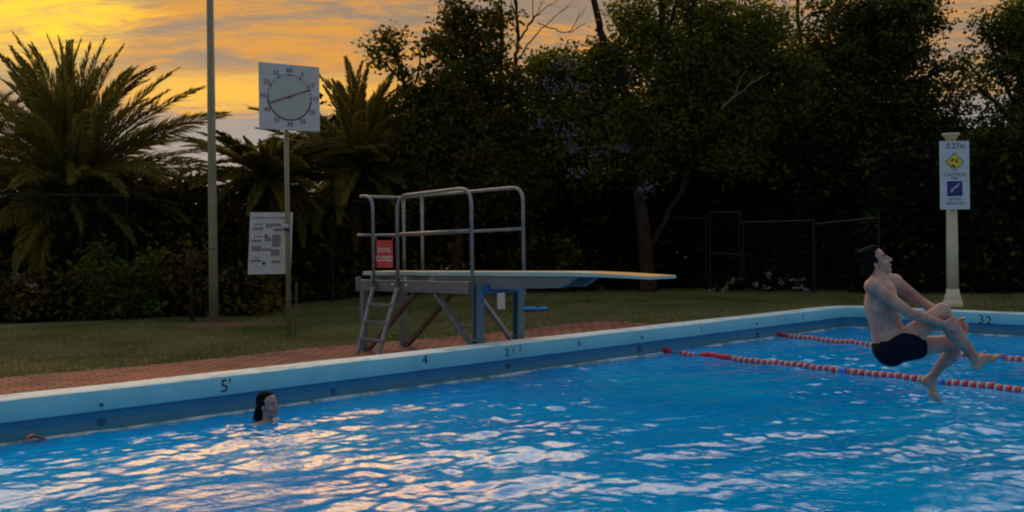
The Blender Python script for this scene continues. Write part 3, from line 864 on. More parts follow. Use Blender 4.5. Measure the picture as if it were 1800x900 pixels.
ps = D(1678, 308, Yk - 0.17); hx = np.array([0.995, 0.03, 0]); hx /= np.linalg.norm(hx); nf = np.array([hx[1], -hx[0], 0])
sg = thing('depth_sign', 'white depth and diving sign with yellow diamond, hung on the cream column', 'sign', ps)
sw, sh = 52 * pw, 119 * pw
mb = MB(); mb.box(ps, hx * sw, nf * 0.02, ZUP * sh); mb.build('plate', M['signwhite'], sg, bevel=0.004)
def sp(px, py): return ps + hx * (px - 1678) * pw * .99 + ZUP * (308 - py) * pw * .99 + nf * 0.013
text('0.27m', sp(1680, 257), hx, ZUP, 0.135, M['numblack'], sg)
mb = MB(); c_ = sp(1678, 284.5)
for k_, (r_, mi, o_) in enumerate(((16.2, 1, 0.0), (14.4, 0, 0.003))):
    q = [c_ + nf * o_ + pw * r_ * hx, c_ + nf * o_ + pw * r_ * ZUP, c_ + nf * o_ - pw * r_ * hx, c_ + nf * o_ - pw * r_ * ZUP]
    mb.add(q, [(0, 1, 2, 3)], mi)
mb.build('warning_diamond', [M['yellow'], M['numblack']], sg)
mb = MB()
for x0, y0, x1, y1, r_ in ((1671, 283, 1676, 280, 1.6), (1679, 281, 1684, 286, 1.3), (1672, 290, 1679, 294, 1.6), (1681, 280, 1682, 281, 1.8)):
    mb.bar(sp(x0, y0) + nf * 0.006, sp(x1, y1) + nf * 0.006, 0.002, r_ * 2 * pw)
mb.build('warning_figure', M['numblack'], sg)
text('CAUTION', sp(1678, 307), hx, ZUP, 0.088, M['greytext'], sg)
text('DEEP', sp(1678, 313.5), hx, ZUP, 0.06, M['greytext'], sg)
mb = MB(); mb.box(sp(1677.5, 331.5), hx * 27 * pw, nf * 0.002, ZUP * 26 * pw); mb.build('blue_panel', M['navy'], sg)
mb = MB()
for x0, y0, x1, y1, r_ in ((1671.5, 338, 1673, 332, 1.8), (1673, 333, 1680, 328.5, 1.5), (1679, 329, 1682, 327, 2.2), (1682, 327.5, 1686, 322.5, 1.2)):
    mb.bar(sp(x0, y0) + nf * 0.004, sp(x1, y1) + nf * 0.004, 0.002, r_ * 2 * pw)
mb.build('diving_figure', M['white'], sg)
text('DIVING', sp(1678, 350.5), hx, ZUP, 0.07, M['greytext'], sg)
text('PERMITTED', sp(1678, 358), hx, ZUP, 0.066, M['greytext'], sg)

# ------------------------------------------------------------------ fences
def fence(label, posts, Ys, tops, rails, name='fence', zpost=None, mesh=True, cat='fence'):
    base = D(posts[0][0], posts[0][1], Ys[0]); base[2] = gz(*UV(base))
    t = thing(name, label, cat, base)
    P = []
    for (px, py), Y in zip(posts, Ys):
        q = D(px, py, Y); bb = q.copy(); bb[2] = gz(*UV(q)) - 0.05
        mb = MB(); mb.tube([bb, q], 0.032, 10); mb.tube([q, q + ZUP * 0.03], [0.036, 0.012], 10); mb.build('post', M['fence'], t); P.append((bb, q))
    for i, j, off in rails:
        mb = MB(); a = P[i][1] - ZUP * off; c = P[j][1] - ZUP * off
        mb.tube([a, c], 0.021, 8); mb.build('rail', M['fencerail'], t)
    if mesh:
        mb = MB()
        for i, j, off in rails:
            if off > 0.3: continue
            a0, a1 = P[i]; c0_, c1 = P[j]
            L_ = np.linalg.norm(c1 - a1); Hh = a1[2] - a0[2]
            n = int(L_ / 0.14)
            for k in range(-int(Hh / .14) - 1, n + 1):
                for sgn in (1, -1):
                    s0_, s1_ = (k * 0.14, k * 0.14 + Hh) if sgn > 0 else (k * 0.14 + Hh, k * 0.14)
                    # clip to panel
                    def pt(s_, h_): return a0 + (c0_ - a0) * (s_ / L_) + ZUP * h_
                    ts = []
                    lo, hi = 0.0, 1.0
                    ds = s1_ - s0_
                    ta, tb = (0 - s0_) / ds, (L_ - s0_) / ds
                    lo = max(lo, min(ta, tb)); hi = min(hi, max(ta, tb))
                    if hi - lo < 0.02: continue
                    mb.tube([pt(s0_ + ds * lo, Hh * lo), pt(s0_ + ds * hi, Hh * hi)], 0.0022, 3, cap=False)
        mb.build('wire_mesh', M['mesh'], t)
    return t
fence('dark green wire fence panel behind the bent brown trunk', [(1143, 381), (1241, 384)], [25.2, 24.0], None, [(0, 1, 0.0)])
fence('dark green garden gate with horizontal bars in the wire fence', [(1247, 371), (1300, 372)], [23.9, 23.4], None, [(0, 1, 0.02), (0, 1, 1.0)], 'gate', cat='gate')
fence('dark green wire fence panel behind the jumping man', [(1306, 389), (1430, 386), (1544, 374)], [23.3, 22.2, 21.4], None, [(0, 1, 0.02), (1, 2, 0.10)])
fence('dark wire fence panel below the big palm', [(-40, 341), (140, 343), (222, 344)], [21.6, 21.8, 22.0], None, [(0, 1, 0.0), (1, 2, 0.0)])
fence('dark wire fence post and panel left of the diving board', [(583, 348), (690, 352)], [23.2, 23.8], None, [(0, 1, 0.05)])

# ------------------------------------------------------------------ small things on the lawn and in the water
bm_ = Gg(936, 546)
t = thing('swim_board', 'bright blue foam board lying on the grass behind the diving board', 'swim board', bm_)
mb = MB(); V = []
for z in (0.03, 0.060):
    for k in range(20):
        a = 2 * math.pi * k / 20; cx, cy = math.cos(a), math.sin(a)
        V.append(bm_ + np.array([0.30 * np.sign(cx) * abs(cx) ** 0.6, 0.32 * np.sign(cy) * abs(cy) ** 0.6, z]))
mb.add(V, [tuple(range(20))[::-1], tuple(range(20, 40))] + [(k, (k + 1) % 20, 20 + (k + 1) % 20, 20 + k) for k in range(20)])
mb.build('body', M['bluemat'], t, bevel=0.008)
mb = MB(); mb.tube([bm_ + np.array([0.1, -0.1, 0.061]), bm_ + np.array([0.14, 0, 0.08]), bm_ + np.array([0.1, 0.1, 0.061])], 0.01, 6); mb.build('strap', M['navy'], t)
bo = Gg(881, 545)
t = thing('bollard', 'short white post in the lawn seen between the diving board legs', 'bollard', bo)
hb = D(881, 510, bo[1])[2] - bo[2]
mb = MB(); mb.box(bo + ZUP * hb / 2, (0.14, 0.03, 0), (-0.02, 0.14, 0), (0, 0, hb)); mb.build('shaft', M['bollard'], t, bevel=0.01)
mb = MB(); mb.box(bo + ZUP * (hb + 0.015), (0.17, 0.035, 0), (-0.02, 0.17, 0), (0, 0, 0.03)); mb.build('cap', M['bollard'], t, bevel=0.01)
lf = at_v(63, 771, 0.06); lf[2] = ZW + 0.03
V = []; mb = MB()
for k in range(7):
    s_ = k / 6; w_ = 0.045 * math.sin(math.pi * min(1, s_ * .9 + .08)); zc_ = 0.02 * math.sin(s_ * 5)
    for q in (-1, 0, 1): V.append(lf + d1 * (s_ - .5) * 0.15 + d2 * q * w_ * .8 + ZUP * (zc_ + abs(q) * 0.02))
mb.add(V, [(3 * k + j, 3 * k + j + 1, 3 * k + j + 4, 3 * k + j + 3) for k in range(6) for j in range(2)])
o = mb.build('leaf', M['leafdead'], None, origin=lf); md = o.modifiers.new('thick', 'SOLIDIFY'); md.thickness = 0.004
tag(o, 'orange dead leaf floating against the pool wall', 'leaf')

# ------------------------------------------------------------------ vegetation
def rand_unit(n):
    v = RNG.normal(size=(n, 3)); return v / np.linalg.norm(v, axis=1)[:, None]
def foliage(name, parent, mats, blobs, Y, leaf=0.13, dens=10.0, per=14, spread=0.2, weights=None, depth=1.0, droop=0.0):
    """leaf clumps through the volume of the crown; blobs: (px, py, rx, ry, dY, density factor)"""
    allP, allC = [], []
    for bl in blobs:
        px, py, rx = bl[:3]; ry = bl[3] if len(bl) > 3 and bl[3] else rx
        dY = bl[4] if len(bl) > 4 else 0.0; df = bl[5] if len(bl) > 5 else 1.0
        c = D(px, py, Y + dY); k = (Y + dY) / FPX
        r_ = np.array([rx * k, min(rx, ry * 1.3) * k * depth, ry * k])
        n = max(3, int(dens * df * math.pi * r_[0] * r_[2]))
        q = c + rand_unit(n) * (RNG.uniform(0, 1, n) ** 0.42)[:, None] * r_
        cnt = RNG.poisson(per, n) + 2
        idx = np.repeat(np.arange(n), cnt)
        cs_ = RNG.uniform(0.55, 1.35, n)
        P = q[idx] + RNG.normal(size=(len(idx), 3)) * (spread * cs_[idx])[:, None] * np.array([1, 1, 0.75])
        allP.append(P); allC.append(RNG.choice(len(mats), n, p=weights)[idx])
    P = np.vstack(allP); C_ = np.concatenate(allC)
    rel = P - PC
    ok = P[:, 2] > hground(-(rel @ d1), rel @ d2) + 0.02
    P, C_ = P[ok], C_[ok]
    n = len(P)
    d = rand_unit(n); d[:, 2] = d[:, 2] * 0.7 - droop; d /= np.linalg.norm(d, axis=1)[:, None]
    s_ = np.cross(d, rand_unit(n)); s_ /= np.linalg.norm(s_, axis=1)[:, None]
    L_ = (leaf * RNG.uniform(0.6, 1.3, n))[:, None]; W_ = L_ * RNG.uniform(0.2, 0.34, n)[:, None]
    nrm_ = np.cross(d, s_) * L_ * 0.08
    V = np.stack([P - d * L_ * .5, P - s_ * W_ + nrm_, P + d * L_ * .5, P + s_ * W_ + nrm_], 1).reshape(-1, 3)
    base = MW[parent.name].translation if parent is not None else Vector(P.mean(0))
    V = V - np.array(base)
    me = fast_mesh(name, V, np.arange(4 * n).reshape(-1, 4), mats, C_)
    return link(name, me, parent, Matrix.Translation(Vector(base)))

def pxpath(pts, Y):
    return [D(p[0], p[1], Y + (p[3] if len(p) > 3 else 0)) for p in pts], [p[2] * Y / FPX for p in pts]
def smooth_path(P, Rr, n=5, wob=0.0):
    P = np.array(P); Rr = np.array(Rr)
    out_, ro = [], []
    for i in range(len(P) - 1):
        p0, p1, p2, p3 = P[max(i - 1, 0)], P[i], P[i + 1], P[min(i + 2, len(P) - 1)]
        for k in range(n):
            t_ = k / n
            q = 0.5 * ((2 * p1) + (-p0 + p2) * t_ + (2 * p0 - 5 * p1 + 4 * p2 - p3) * t_ ** 2 + (-p0 + 3 * p1 - 3 * p2 + p3) * t_ ** 3)
            out_.append(q + RNG.normal(size=3) * wob); ro.append(Rr[i] * (1 - t_) + Rr[i + 1] * t_)
    out_.append(P[-1]); ro.append(Rr[-1]); return out_, ro
def limbs(mb, paths, Y, seg=8, wob=0.012):
    for pts in paths:
        P, Rr = pxpath(pts, Y); P, Rr = smooth_path(P, Rr, 5, wob); mb.tube(P, Rr, seg)
def twigs(mb, start, direc, length, r0, lvl):
    """bare branching"""
    n = 5; p = np.array(start, float); d = np.array(direc, float); d /= np.linalg.norm(d)
    pts = [p.copy()]; rs_ = [r0]
    for k in range(n):
        d = d + RNG.normal(size=3) * 0.18; d /= np.linalg.norm(d)
        p = p + d * length / n; pts.append(p.copy()); rs_.append(r0 * (1 - 0.7 * (k + 1) / n))
        if lvl > 0 and k >= 1:
            for _ in range(1 if RNG.uniform() < .8 else 2):
                b_ = d + RNG.normal(size=3) * 0.75
                twigs(mb, p, b_, length * RNG.uniform(.4, .65), rs_[-1] * .65, lvl - 1)
    mb.tube(pts, rs_, 5, cap=False)

def tree(name, label, cat, basepx, Y, trunkpaths, blobs, mats, group=None, bark='bark', twig=True, **kw):
    b_ = D(basepx, 500, Y); b_[2] = gz(*UV(b_))
    t_ = thing(name, label, cat, b_, group)
    mb = MB()
    first = trunkpaths[0]
    P0, R0 = pxpath(first, Y)
    mb.tube([b_ - ZUP * 0.1, b_ + ZUP * 0.12] + [P0[0]], [R0[0] * 1.6, R0[0] * 1.15, R0[0]], 10)
    limbs(mb, trunkpaths, Y, 9)
    if twig:
        allp = []
        for p in trunkpaths:
            P_, R_ = pxpath(p, Y); P_, R_ = smooth_path(P_, R_, 5)
            allp += list(zip(P_, R_))
        for bl in blobs:
            c = D(bl[0], bl[1], Y + (bl[4] if len(bl) > 4 else 0))
            s_, r_ = min(allp, key=lambda q: np.linalg.norm(q[0] - c) + 1.2 * max(0, q[0][2] - c[2] + .3))
            if np.linalg.norm(s_ - c) < 0.15: continue
            mid = s_ * .5 + c * .5 + RNG.normal(size=3) * 0.08 - ZUP * 0.06
            rr = min(r_ * .6, .04)
            P_, R_ = smooth_path([s_, mid, c, c + (c - mid) * 0.6 + RNG.normal(size=3) * .1], [rr, rr * .8, rr * .5, rr * .2], 4, .012)
            mb.tube(P_, R_, 6)
    mb.build('trunk', M[bark], t_, smooth=True)
    foliage('crown', t_, mats, blobs, Y, **kw)
    return t_

LD, LM, LY, LB, LG, LBR = M['leafd'], M['leafm'], M['leafy'], M['leafb'], M['leafg'], M['leafbr']

tree('tree', 'dark broadleaf tree with twin peaks and a leafy bough reaching left over the palm', 'tree', 800, 24.0,
     [[(800, 500, 12), (805, 400, 11), (800, 300, 10), (810, 200, 8), (800, 110, 5), (798, 30, 3)], [(802, 330, 7), (850, 220, 6), (880, 120, 4), (880, 10, 2.5)],
      [(800, 320, 7), (745, 230, 5), (712, 150, 3.5), (690, 85, 2.2), (672, 60, 1.2)], [(712, 150, 2.5), (680, 115, 1.8), (650, 85, 1.2)], [(725, 175, 2.2), (738, 110, 1.4), (735, 80, 1)]],
     [(798, 22, 26, 34), (785, 75, 34, 40), (825, 60, 30, 40), (850, 95, 36), (800, 140, 58), (875, 150, 48, 42), (780, 215, 66), (850, 215, 66), (882, 20, 30, 34, 0, .55), (868, 62, 26, 28, 0, .7),
      (905, 215, 40, 50), (735, 165, 30, 26, 0, .8), (760, 185, 30), (725, 215, 42), (700, 262, 46), (688, 66, 26, 17, 0, .8), (700, 95, 24, 18, 0, .8), (655, 88, 17, 11, 0, .8), (672, 110, 16, 10, 0, .6), (735, 98, 10, 17, 0, .6),
      (714, 128, 20, 15, 0, .8), (762, 78, 16, 20, 0, .5), (760, 135, 22, 26, 0, .5), (690, 190, 12, 10, 0, .6), (750, 290, 75), (840, 310, 80), (910, 320, 65), (700, 350, 60)],
     [LD, LM, LBR], weights=[.5, .22, .28], dens=56, per=17, leaf=0.145, spread=0.15)

t2 = tree('jacaranda_tree', 'jacaranda tree with purple blossom and a forked brown trunk behind the board tip', 'tree', 1139, 23.6,
     [[(1139, 490, 14), (1134, 430, 13), (1126, 360, 12), (1128, 300, 12), (1118, 235, 9), (1098, 165, 8), (1066, 90, 7), (1050, 30, 6), (1038, -40, 5)],
      [(1128, 300, 9), (1142, 230, 8), (1162, 150, 8), (1166, 70, 6), (1158, -40, 5)],
      [(1142, 440, 4, .3), (1156, 412, 4.5, .4), (1184, 356, 5, .5), (1204, 322, 6, .5), (1216, 243, 6, .3), (1228, 186, 5), (1208, 60, 4.5), (1232, -30, 4)],
      [(1126, 260, 5), (1108, 200, 4), (1095, 130, 3), (1090, 60, 2)], [(1228, 250, 4.5), (1275, 190, 3.5), (1310, 150, 2.6), (1345, 128, 1.6)], [(1275, 190, 2), (1295, 140, 1.4), (1310, 95, 1)], [(1166, 70, 4), (1185, 20, 3), (1200, -40, 2)]],
     [(b[0], b[1], b[2], (b[3] if len(b) > 3 else b[2]), (b[4] if len(b) > 4 else 0) + .3, (b[5] if len(b) > 5 else 1)) for b in [(950, 130, 46, 36), (1000, 120, 50, 40), (1030, 170, 60), (960, 200, 56), (1080, 120, 52, 60), (1065, 230, 70), (1000, 260, 60), (1130, 60, 50, 56, 0, .8), (1190, 110, 70), (1170, 200, 75), (1250, 60, 62), (1290, 130, 68), (1345, 95, 60),
      (1240, 190, 66), (1330, 30, 60, 50, 0, .8), (1200, 5, 60, 40, 0, .7), (1320, 200, 50), (1100, 20, 40, 34, 0, .55), (1390, 150, 55), (1290, 260, 60), (1120, 285, 56, 40), (1060, 90, 30, 30, 0, .7), (1040, 300, 40, 30, -.5, .5), (1000, 230, 70, 50, .8), (1100, 230, 80, 60, .8), (1200, 260, 80, 60, .8), (1300, 210, 80, 70, .8), (1220, 150, 70, 60, .8)]],
     [LM, LY, LD], weights=[.42, .26, .32], dens=78, per=20, leaf=0.12, spread=0.17)
mb = MB(); limbs(mb, [[(1268, 192, 2.2, -.9), (1292, 170, 2.0, -.9), (1320, 148, 1.5, -.9), (1352, 128, .9, -.9)], [(1292, 170, 1.4, -.9), (1300, 145, 1.1, -.9), (1312, 122, .7, -.9)]], 23.6, 6)
mb.build('added_lit_branch', M['barkpale'], t2, smooth=True)  # added branch, its paler bark colour standing in for light on it
foliage('blossom', t2, [M['blossom']], [(965, 152, 22, 12, -1.6), (1012, 156, 22, 14, -1.6), (942, 218, 20, 12, -1.6), (989, 224, 22, 12, -1.6), (1012, 254, 16, 10, -1.6), (1059, 264, 20, 14, -1.6), (1101, 262, 16, 12, -1.6), (1020, 306, 14, 12, -1.6), (1137, 334, 12, 10, -1.2), (1000, 110, 20, 14, -1.2)],
        23.6, dens=11, per=9, leaf=0.09, spread=0.12)

# bare tree between the crowns
bb = D(915, 500, 26.5); bb[2] = gz(*UV(bb))
t = thing('bare_tree', 'leafless tree whose thin twigs stand against the orange sky', 'tree', bb)
mb = MB(); P, Rr = pxpath([(918, 300, 5), (915, 200, 4.5), (908, 110, 3.6), (910, 60, 3), (905, -20, 2)], 26.5); P, Rr = smooth_path(P, Rr, 5, .02)
mb.tube([bb - ZUP * .1, bb + ZUP * 1] + P, [0.12, 0.1] + Rr, 8); mb.build('trunk', M['bark'], t, smooth=True)
mb = MB()
for pts in ([(910, 75, 2.4), (930, 45, 1.6), (948, 22, 1)], [(908, 110, 2), (935, 70, 1.3), (965, 40, .8)], [(935, 40, 1), (937, 10, .8), (935, -15, .6)], [(945, 40, 1), (975, 52, 1), (1000, 58, .9), (1030, 40, .6)], [(908, 60, 1.2), (900, 30, .9), (897, 0, .6)]):
    limbs(mb, [pts], 26.5, 5, .02)
for px, py in ((930, 45), (948, 22), (965, 40), (1000, 58), (905, 10)):
    twigs(mb, D(px, py, 26.5), (random.uniform(-.4, .9), 0, random.uniform(.2, 1)), 0.8, 0.014, 1)
mb.build('branches', M['bark'], t)

tree('tree', 'tall broad dark green tree spreading over the fence left of the depth sign', 'tree', 1500, 25.2,
     [[(1500, 500, 13), (1495, 400, 12), (1500, 300, 11), (1510, 200, 9), (1530, 100, 6), (1540, -20, 4)], [(1500, 310, 8), (1440, 200, 6), (1410, 90, 4), (1400, -10, 3)], [(1505, 260, 7), (1580, 170, 5), (1640, 130, 3.5), (1700, 120, 2.2)], [(1520, 160, 5), (1580, 60, 3.5), (1620, -10, 2.5)]],
     [(1420, 130, 60, 50), (1400, 55, 40, 30, 0, .25), (1440, 20, 44, 26, 0, .3), (1480, 90, 60, 52), (1500, 30, 50, 40, 0, .75), (1560, 35, 60, 44), (1540, 110, 62, 60), (1590, 95, 52, 40, 0, .9), (1600, 30, 46, 32), (1625, 8, 34, 16, 0, .7), (1460, 200, 80), (1560, 200, 80), (1620, 165, 46, 34, 0, .4), (1660, 200, 50, 34, 0, .3),
      (1400, 270, 80), (1500, 290, 90), (1600, 290, 90), (1360, 230, 60), (1670, 250, 60, 50), (1355, 320, 60), (1655, 125, 40, 26, 0, .34), (1690, 112, 34, 16, 0, .30), (1700, 150, 40, 28, 0, .36), (1640, 45, 26, 16, 0, .4)],
     [LD, LM, LG], weights=[.45, .25, .3], dens=80, per=19, leaf=0.135, spread=0.17)
tree('tree', 'feathery green tree leaning in at the far right behind the depth sign', 'tree', 1815, 23.0,
     [[(1815, 500, 12), (1812, 400, 11), (1808, 300, 10), (1800, 200, 8), (1790, 100, 5), (1785, 10, 3)], [(1808, 260, 6), (1760, 190, 4), (1715, 150, 2.6)], [(1802, 220, 5), (1760, 130, 3), (1735, 60, 2), (1715, 40, 1.2)]],
     [(1790, 40, 40, 46), (1762, 45, 30, 28, 0, .7), (1810, 100, 60, 50), (1735, 62, 20, 12, 0, .3), (1775, 110, 40, 36, 0, .5), (1740, 130, 44, 34, 0, .4), (1730, 85, 30, 14, 0, .3), (1785, 195, 50, 40, 0, .4), (1740, 210, 44, 34, 0, .25), (1716, 40, 16, 10, 0, .25), (1830, 200, 60), (1780, 265, 66, 50), (1715, 280, 56, 50), (1830, 300, 70), (1850, 20, 60)],
     [LM, LD, LG], weights=[.4, .35, .25], dens=74, per=18, leaf=0.12, spread=0.17)

# understorey shrubs and hedges along the back
sh_grp = 'dark shrubs along the back fence'
def shrub(label, blobs, Y, mats, group=sh_grp, name='shrub', cat='shrub', weights=None, **kw):
    bx = float(np.mean([b_[0] for b_ in blobs])); b0_ = D(bx, 500, Y); b0_[2] = gz(*UV(b0_))
    t_ = thing(name, label, cat, b0_, group)
    mb = MB()
    for bl in blobs:
        c = D(bl[0], bl[1], Y + (bl[4] if len(bl) > 4 else 0))
        q = b0_ + np.array([(c[0] - b0_[0]) * 0.5, (c[1] - b0_[1]) * .5, 0]); q[2] = gz(*UV(q)) - 0.03
        mb.tube([q, (q + c) / 2 + RNG.normal(size=3) * .08, c], [0.03, 0.022, 0.01], 6)
    mb.build('stems', M['bark'], t_)
    foliage('foliage', t_, mats, blobs, Y, weights=weights, **kw)
    return t_
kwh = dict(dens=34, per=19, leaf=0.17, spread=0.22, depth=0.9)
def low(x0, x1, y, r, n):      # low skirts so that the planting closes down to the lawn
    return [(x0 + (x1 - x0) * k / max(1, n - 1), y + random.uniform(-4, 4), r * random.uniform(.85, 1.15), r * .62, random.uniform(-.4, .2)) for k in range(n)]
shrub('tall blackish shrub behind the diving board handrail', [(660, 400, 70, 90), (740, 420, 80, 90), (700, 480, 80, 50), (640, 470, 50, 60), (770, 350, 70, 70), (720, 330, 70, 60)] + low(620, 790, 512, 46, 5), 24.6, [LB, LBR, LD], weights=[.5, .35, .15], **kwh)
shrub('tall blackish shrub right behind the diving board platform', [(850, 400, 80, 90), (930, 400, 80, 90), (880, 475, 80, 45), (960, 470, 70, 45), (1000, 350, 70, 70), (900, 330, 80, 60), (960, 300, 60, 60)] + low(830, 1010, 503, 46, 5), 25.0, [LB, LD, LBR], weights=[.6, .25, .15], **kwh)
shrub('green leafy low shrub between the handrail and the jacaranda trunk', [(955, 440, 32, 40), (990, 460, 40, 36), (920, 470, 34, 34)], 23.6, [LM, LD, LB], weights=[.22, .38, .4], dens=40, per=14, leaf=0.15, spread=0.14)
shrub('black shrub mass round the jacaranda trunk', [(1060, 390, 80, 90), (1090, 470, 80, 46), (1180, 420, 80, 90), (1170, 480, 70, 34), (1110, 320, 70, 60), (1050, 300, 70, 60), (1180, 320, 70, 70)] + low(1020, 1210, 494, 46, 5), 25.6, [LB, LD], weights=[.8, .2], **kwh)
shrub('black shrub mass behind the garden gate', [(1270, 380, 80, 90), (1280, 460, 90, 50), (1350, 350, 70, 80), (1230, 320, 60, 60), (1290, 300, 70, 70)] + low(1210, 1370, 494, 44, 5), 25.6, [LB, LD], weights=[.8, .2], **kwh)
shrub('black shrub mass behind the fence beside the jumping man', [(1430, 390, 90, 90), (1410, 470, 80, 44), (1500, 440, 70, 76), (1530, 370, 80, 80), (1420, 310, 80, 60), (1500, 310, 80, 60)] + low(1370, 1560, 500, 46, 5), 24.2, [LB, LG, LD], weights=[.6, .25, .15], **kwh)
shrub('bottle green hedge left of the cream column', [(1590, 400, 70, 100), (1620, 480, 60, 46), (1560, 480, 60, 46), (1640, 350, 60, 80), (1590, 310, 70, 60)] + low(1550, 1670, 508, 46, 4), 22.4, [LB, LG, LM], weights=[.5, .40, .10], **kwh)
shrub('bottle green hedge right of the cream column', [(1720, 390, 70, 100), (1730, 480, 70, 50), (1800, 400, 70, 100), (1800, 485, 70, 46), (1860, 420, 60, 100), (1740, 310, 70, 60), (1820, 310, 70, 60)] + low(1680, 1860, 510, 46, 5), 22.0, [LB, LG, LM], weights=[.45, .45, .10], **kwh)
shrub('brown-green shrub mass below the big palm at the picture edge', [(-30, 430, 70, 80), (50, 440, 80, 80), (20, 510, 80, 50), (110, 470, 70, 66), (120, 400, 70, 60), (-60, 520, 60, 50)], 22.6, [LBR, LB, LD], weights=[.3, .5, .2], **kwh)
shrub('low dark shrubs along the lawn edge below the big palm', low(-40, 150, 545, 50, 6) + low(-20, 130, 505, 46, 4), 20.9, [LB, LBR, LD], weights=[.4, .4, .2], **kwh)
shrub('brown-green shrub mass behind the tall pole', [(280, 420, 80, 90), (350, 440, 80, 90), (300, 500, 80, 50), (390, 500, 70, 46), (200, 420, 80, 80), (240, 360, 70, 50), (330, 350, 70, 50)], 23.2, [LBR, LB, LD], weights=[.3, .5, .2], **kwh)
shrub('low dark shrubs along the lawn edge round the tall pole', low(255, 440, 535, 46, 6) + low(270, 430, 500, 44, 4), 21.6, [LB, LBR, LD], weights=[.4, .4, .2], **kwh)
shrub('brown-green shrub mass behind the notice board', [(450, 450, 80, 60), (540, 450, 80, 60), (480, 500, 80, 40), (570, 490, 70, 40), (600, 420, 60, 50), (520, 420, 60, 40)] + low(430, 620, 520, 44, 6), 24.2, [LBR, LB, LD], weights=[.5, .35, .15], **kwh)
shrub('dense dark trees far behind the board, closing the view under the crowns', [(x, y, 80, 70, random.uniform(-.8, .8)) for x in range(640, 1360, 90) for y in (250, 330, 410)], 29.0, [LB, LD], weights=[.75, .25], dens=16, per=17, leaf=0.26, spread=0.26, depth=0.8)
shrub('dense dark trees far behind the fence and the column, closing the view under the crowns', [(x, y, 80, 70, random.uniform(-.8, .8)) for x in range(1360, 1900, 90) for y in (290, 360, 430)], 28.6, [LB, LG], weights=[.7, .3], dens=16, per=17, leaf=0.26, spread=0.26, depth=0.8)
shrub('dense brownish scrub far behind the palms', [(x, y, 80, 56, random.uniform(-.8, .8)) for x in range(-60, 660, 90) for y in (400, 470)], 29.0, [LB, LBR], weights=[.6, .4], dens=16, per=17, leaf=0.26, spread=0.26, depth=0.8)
shrub('bright green leafy bush at the lawn edge left of the tall pole', [(190, 490, 46, 44), (225, 500, 50, 40), (170, 450, 26, 30), (250, 530, 40, 30), (205, 540, 50, 26), (262, 475, 24, 30)], 20.6, [M['leafbright'], LM, LD], None, weights=[.16, .34, .5], dens=40, per=13, leaf=0.15, spread=0.13)
fl = shrub('straggly shrub with pale dry flowers at the left picture edge', [(40, 520, 46, 36), (80, 530, 36, 30), (0, 530, 40, 36)], 20.4, [LBR, LD], None, weights=[.6, .4], dens=30, per=12, leaf=0.13, spread=0.15)
foliage('flowers', fl, [M['flowerpale']], [(55, 500, 16, 8, -.4), (25, 485, 8, 6, -.4), (45, 550, 16, 14, -.4)], 20.4, dens=10, per=5, leaf=0.07, spread=0.06)
fw = shrub('low shrub dotted with white flowers in front of the wire fence', [(1370, 492, 40, 26), (1405, 495, 26, 24), (1340, 500, 30, 18)], 22.9, [LB, LG], None, weights=[.6, .4], dens=40, per=12, leaf=0.13, spread=0.12)
foliage('flowers', fw, [M['flower']], [(1350, 480, 5, 4, -.7), (1392, 490, 6, 5, -.7), (1412, 488, 6, 5, -.7), (1372, 496, 5, 4, -.7), (1400, 505, 8, 4, -.7), (1417, 508, 5, 6, -.7), (1345, 508, 8, 4, -.7), (1330, 498, 4, 4, -.7)], 22.9, dens=45, per=4, leaf=0.07, spread=0.035)
fw = shrub('small weedy clump with pale flowers at the foot of the garden gate', [(1255, 505, 24, 12), (1285, 500, 24, 14)], 23.0, [LB, LBR], None, weights=[.6, .4], dens=40, per=10, leaf=0.13, spread=0.10)
foliage('flowers', fw, [M['flower'], M['flowerpale']], [(1252, 509, 7, 4, -.3), (1274, 508, 5, 5, -.3), (1288, 496, 9, 8, -.3)], 23.0, dens=30, per=4, leaf=0.07, spread=0.04)

# sapling with a bare stem
sp0 = Gg(339, 566)
t = thing('sapling', 'young sapling with a thin bare stem just left of the tall pole', 'tree', sp0)
mb = MB(); P, Rr = pxpath([(337, 545, 4.2), (336, 510, 3.6), (333, 480, 3), (330, 440, 2)], sp0[1]); mb.tube([sp0 - ZUP * .05] + P, [0.055] + Rr, 8)
limbs(mb, [[(335, 495, 2.5), (325, 470, 1.6), (318, 450, 1)], [(334, 485, 2.5), (345, 465, 1.6), (352, 450, 1)]], sp0[1], 6)
mb.build('trunk', M['bark'], t, smooth=True)
foliage('crown', t, [LBR, LD], [(330, 440, 34, 24), (300, 450, 20, 14), (355, 450, 18, 12)], sp0[1], dens=25, per=10, leaf=0.12, spread=0.12)

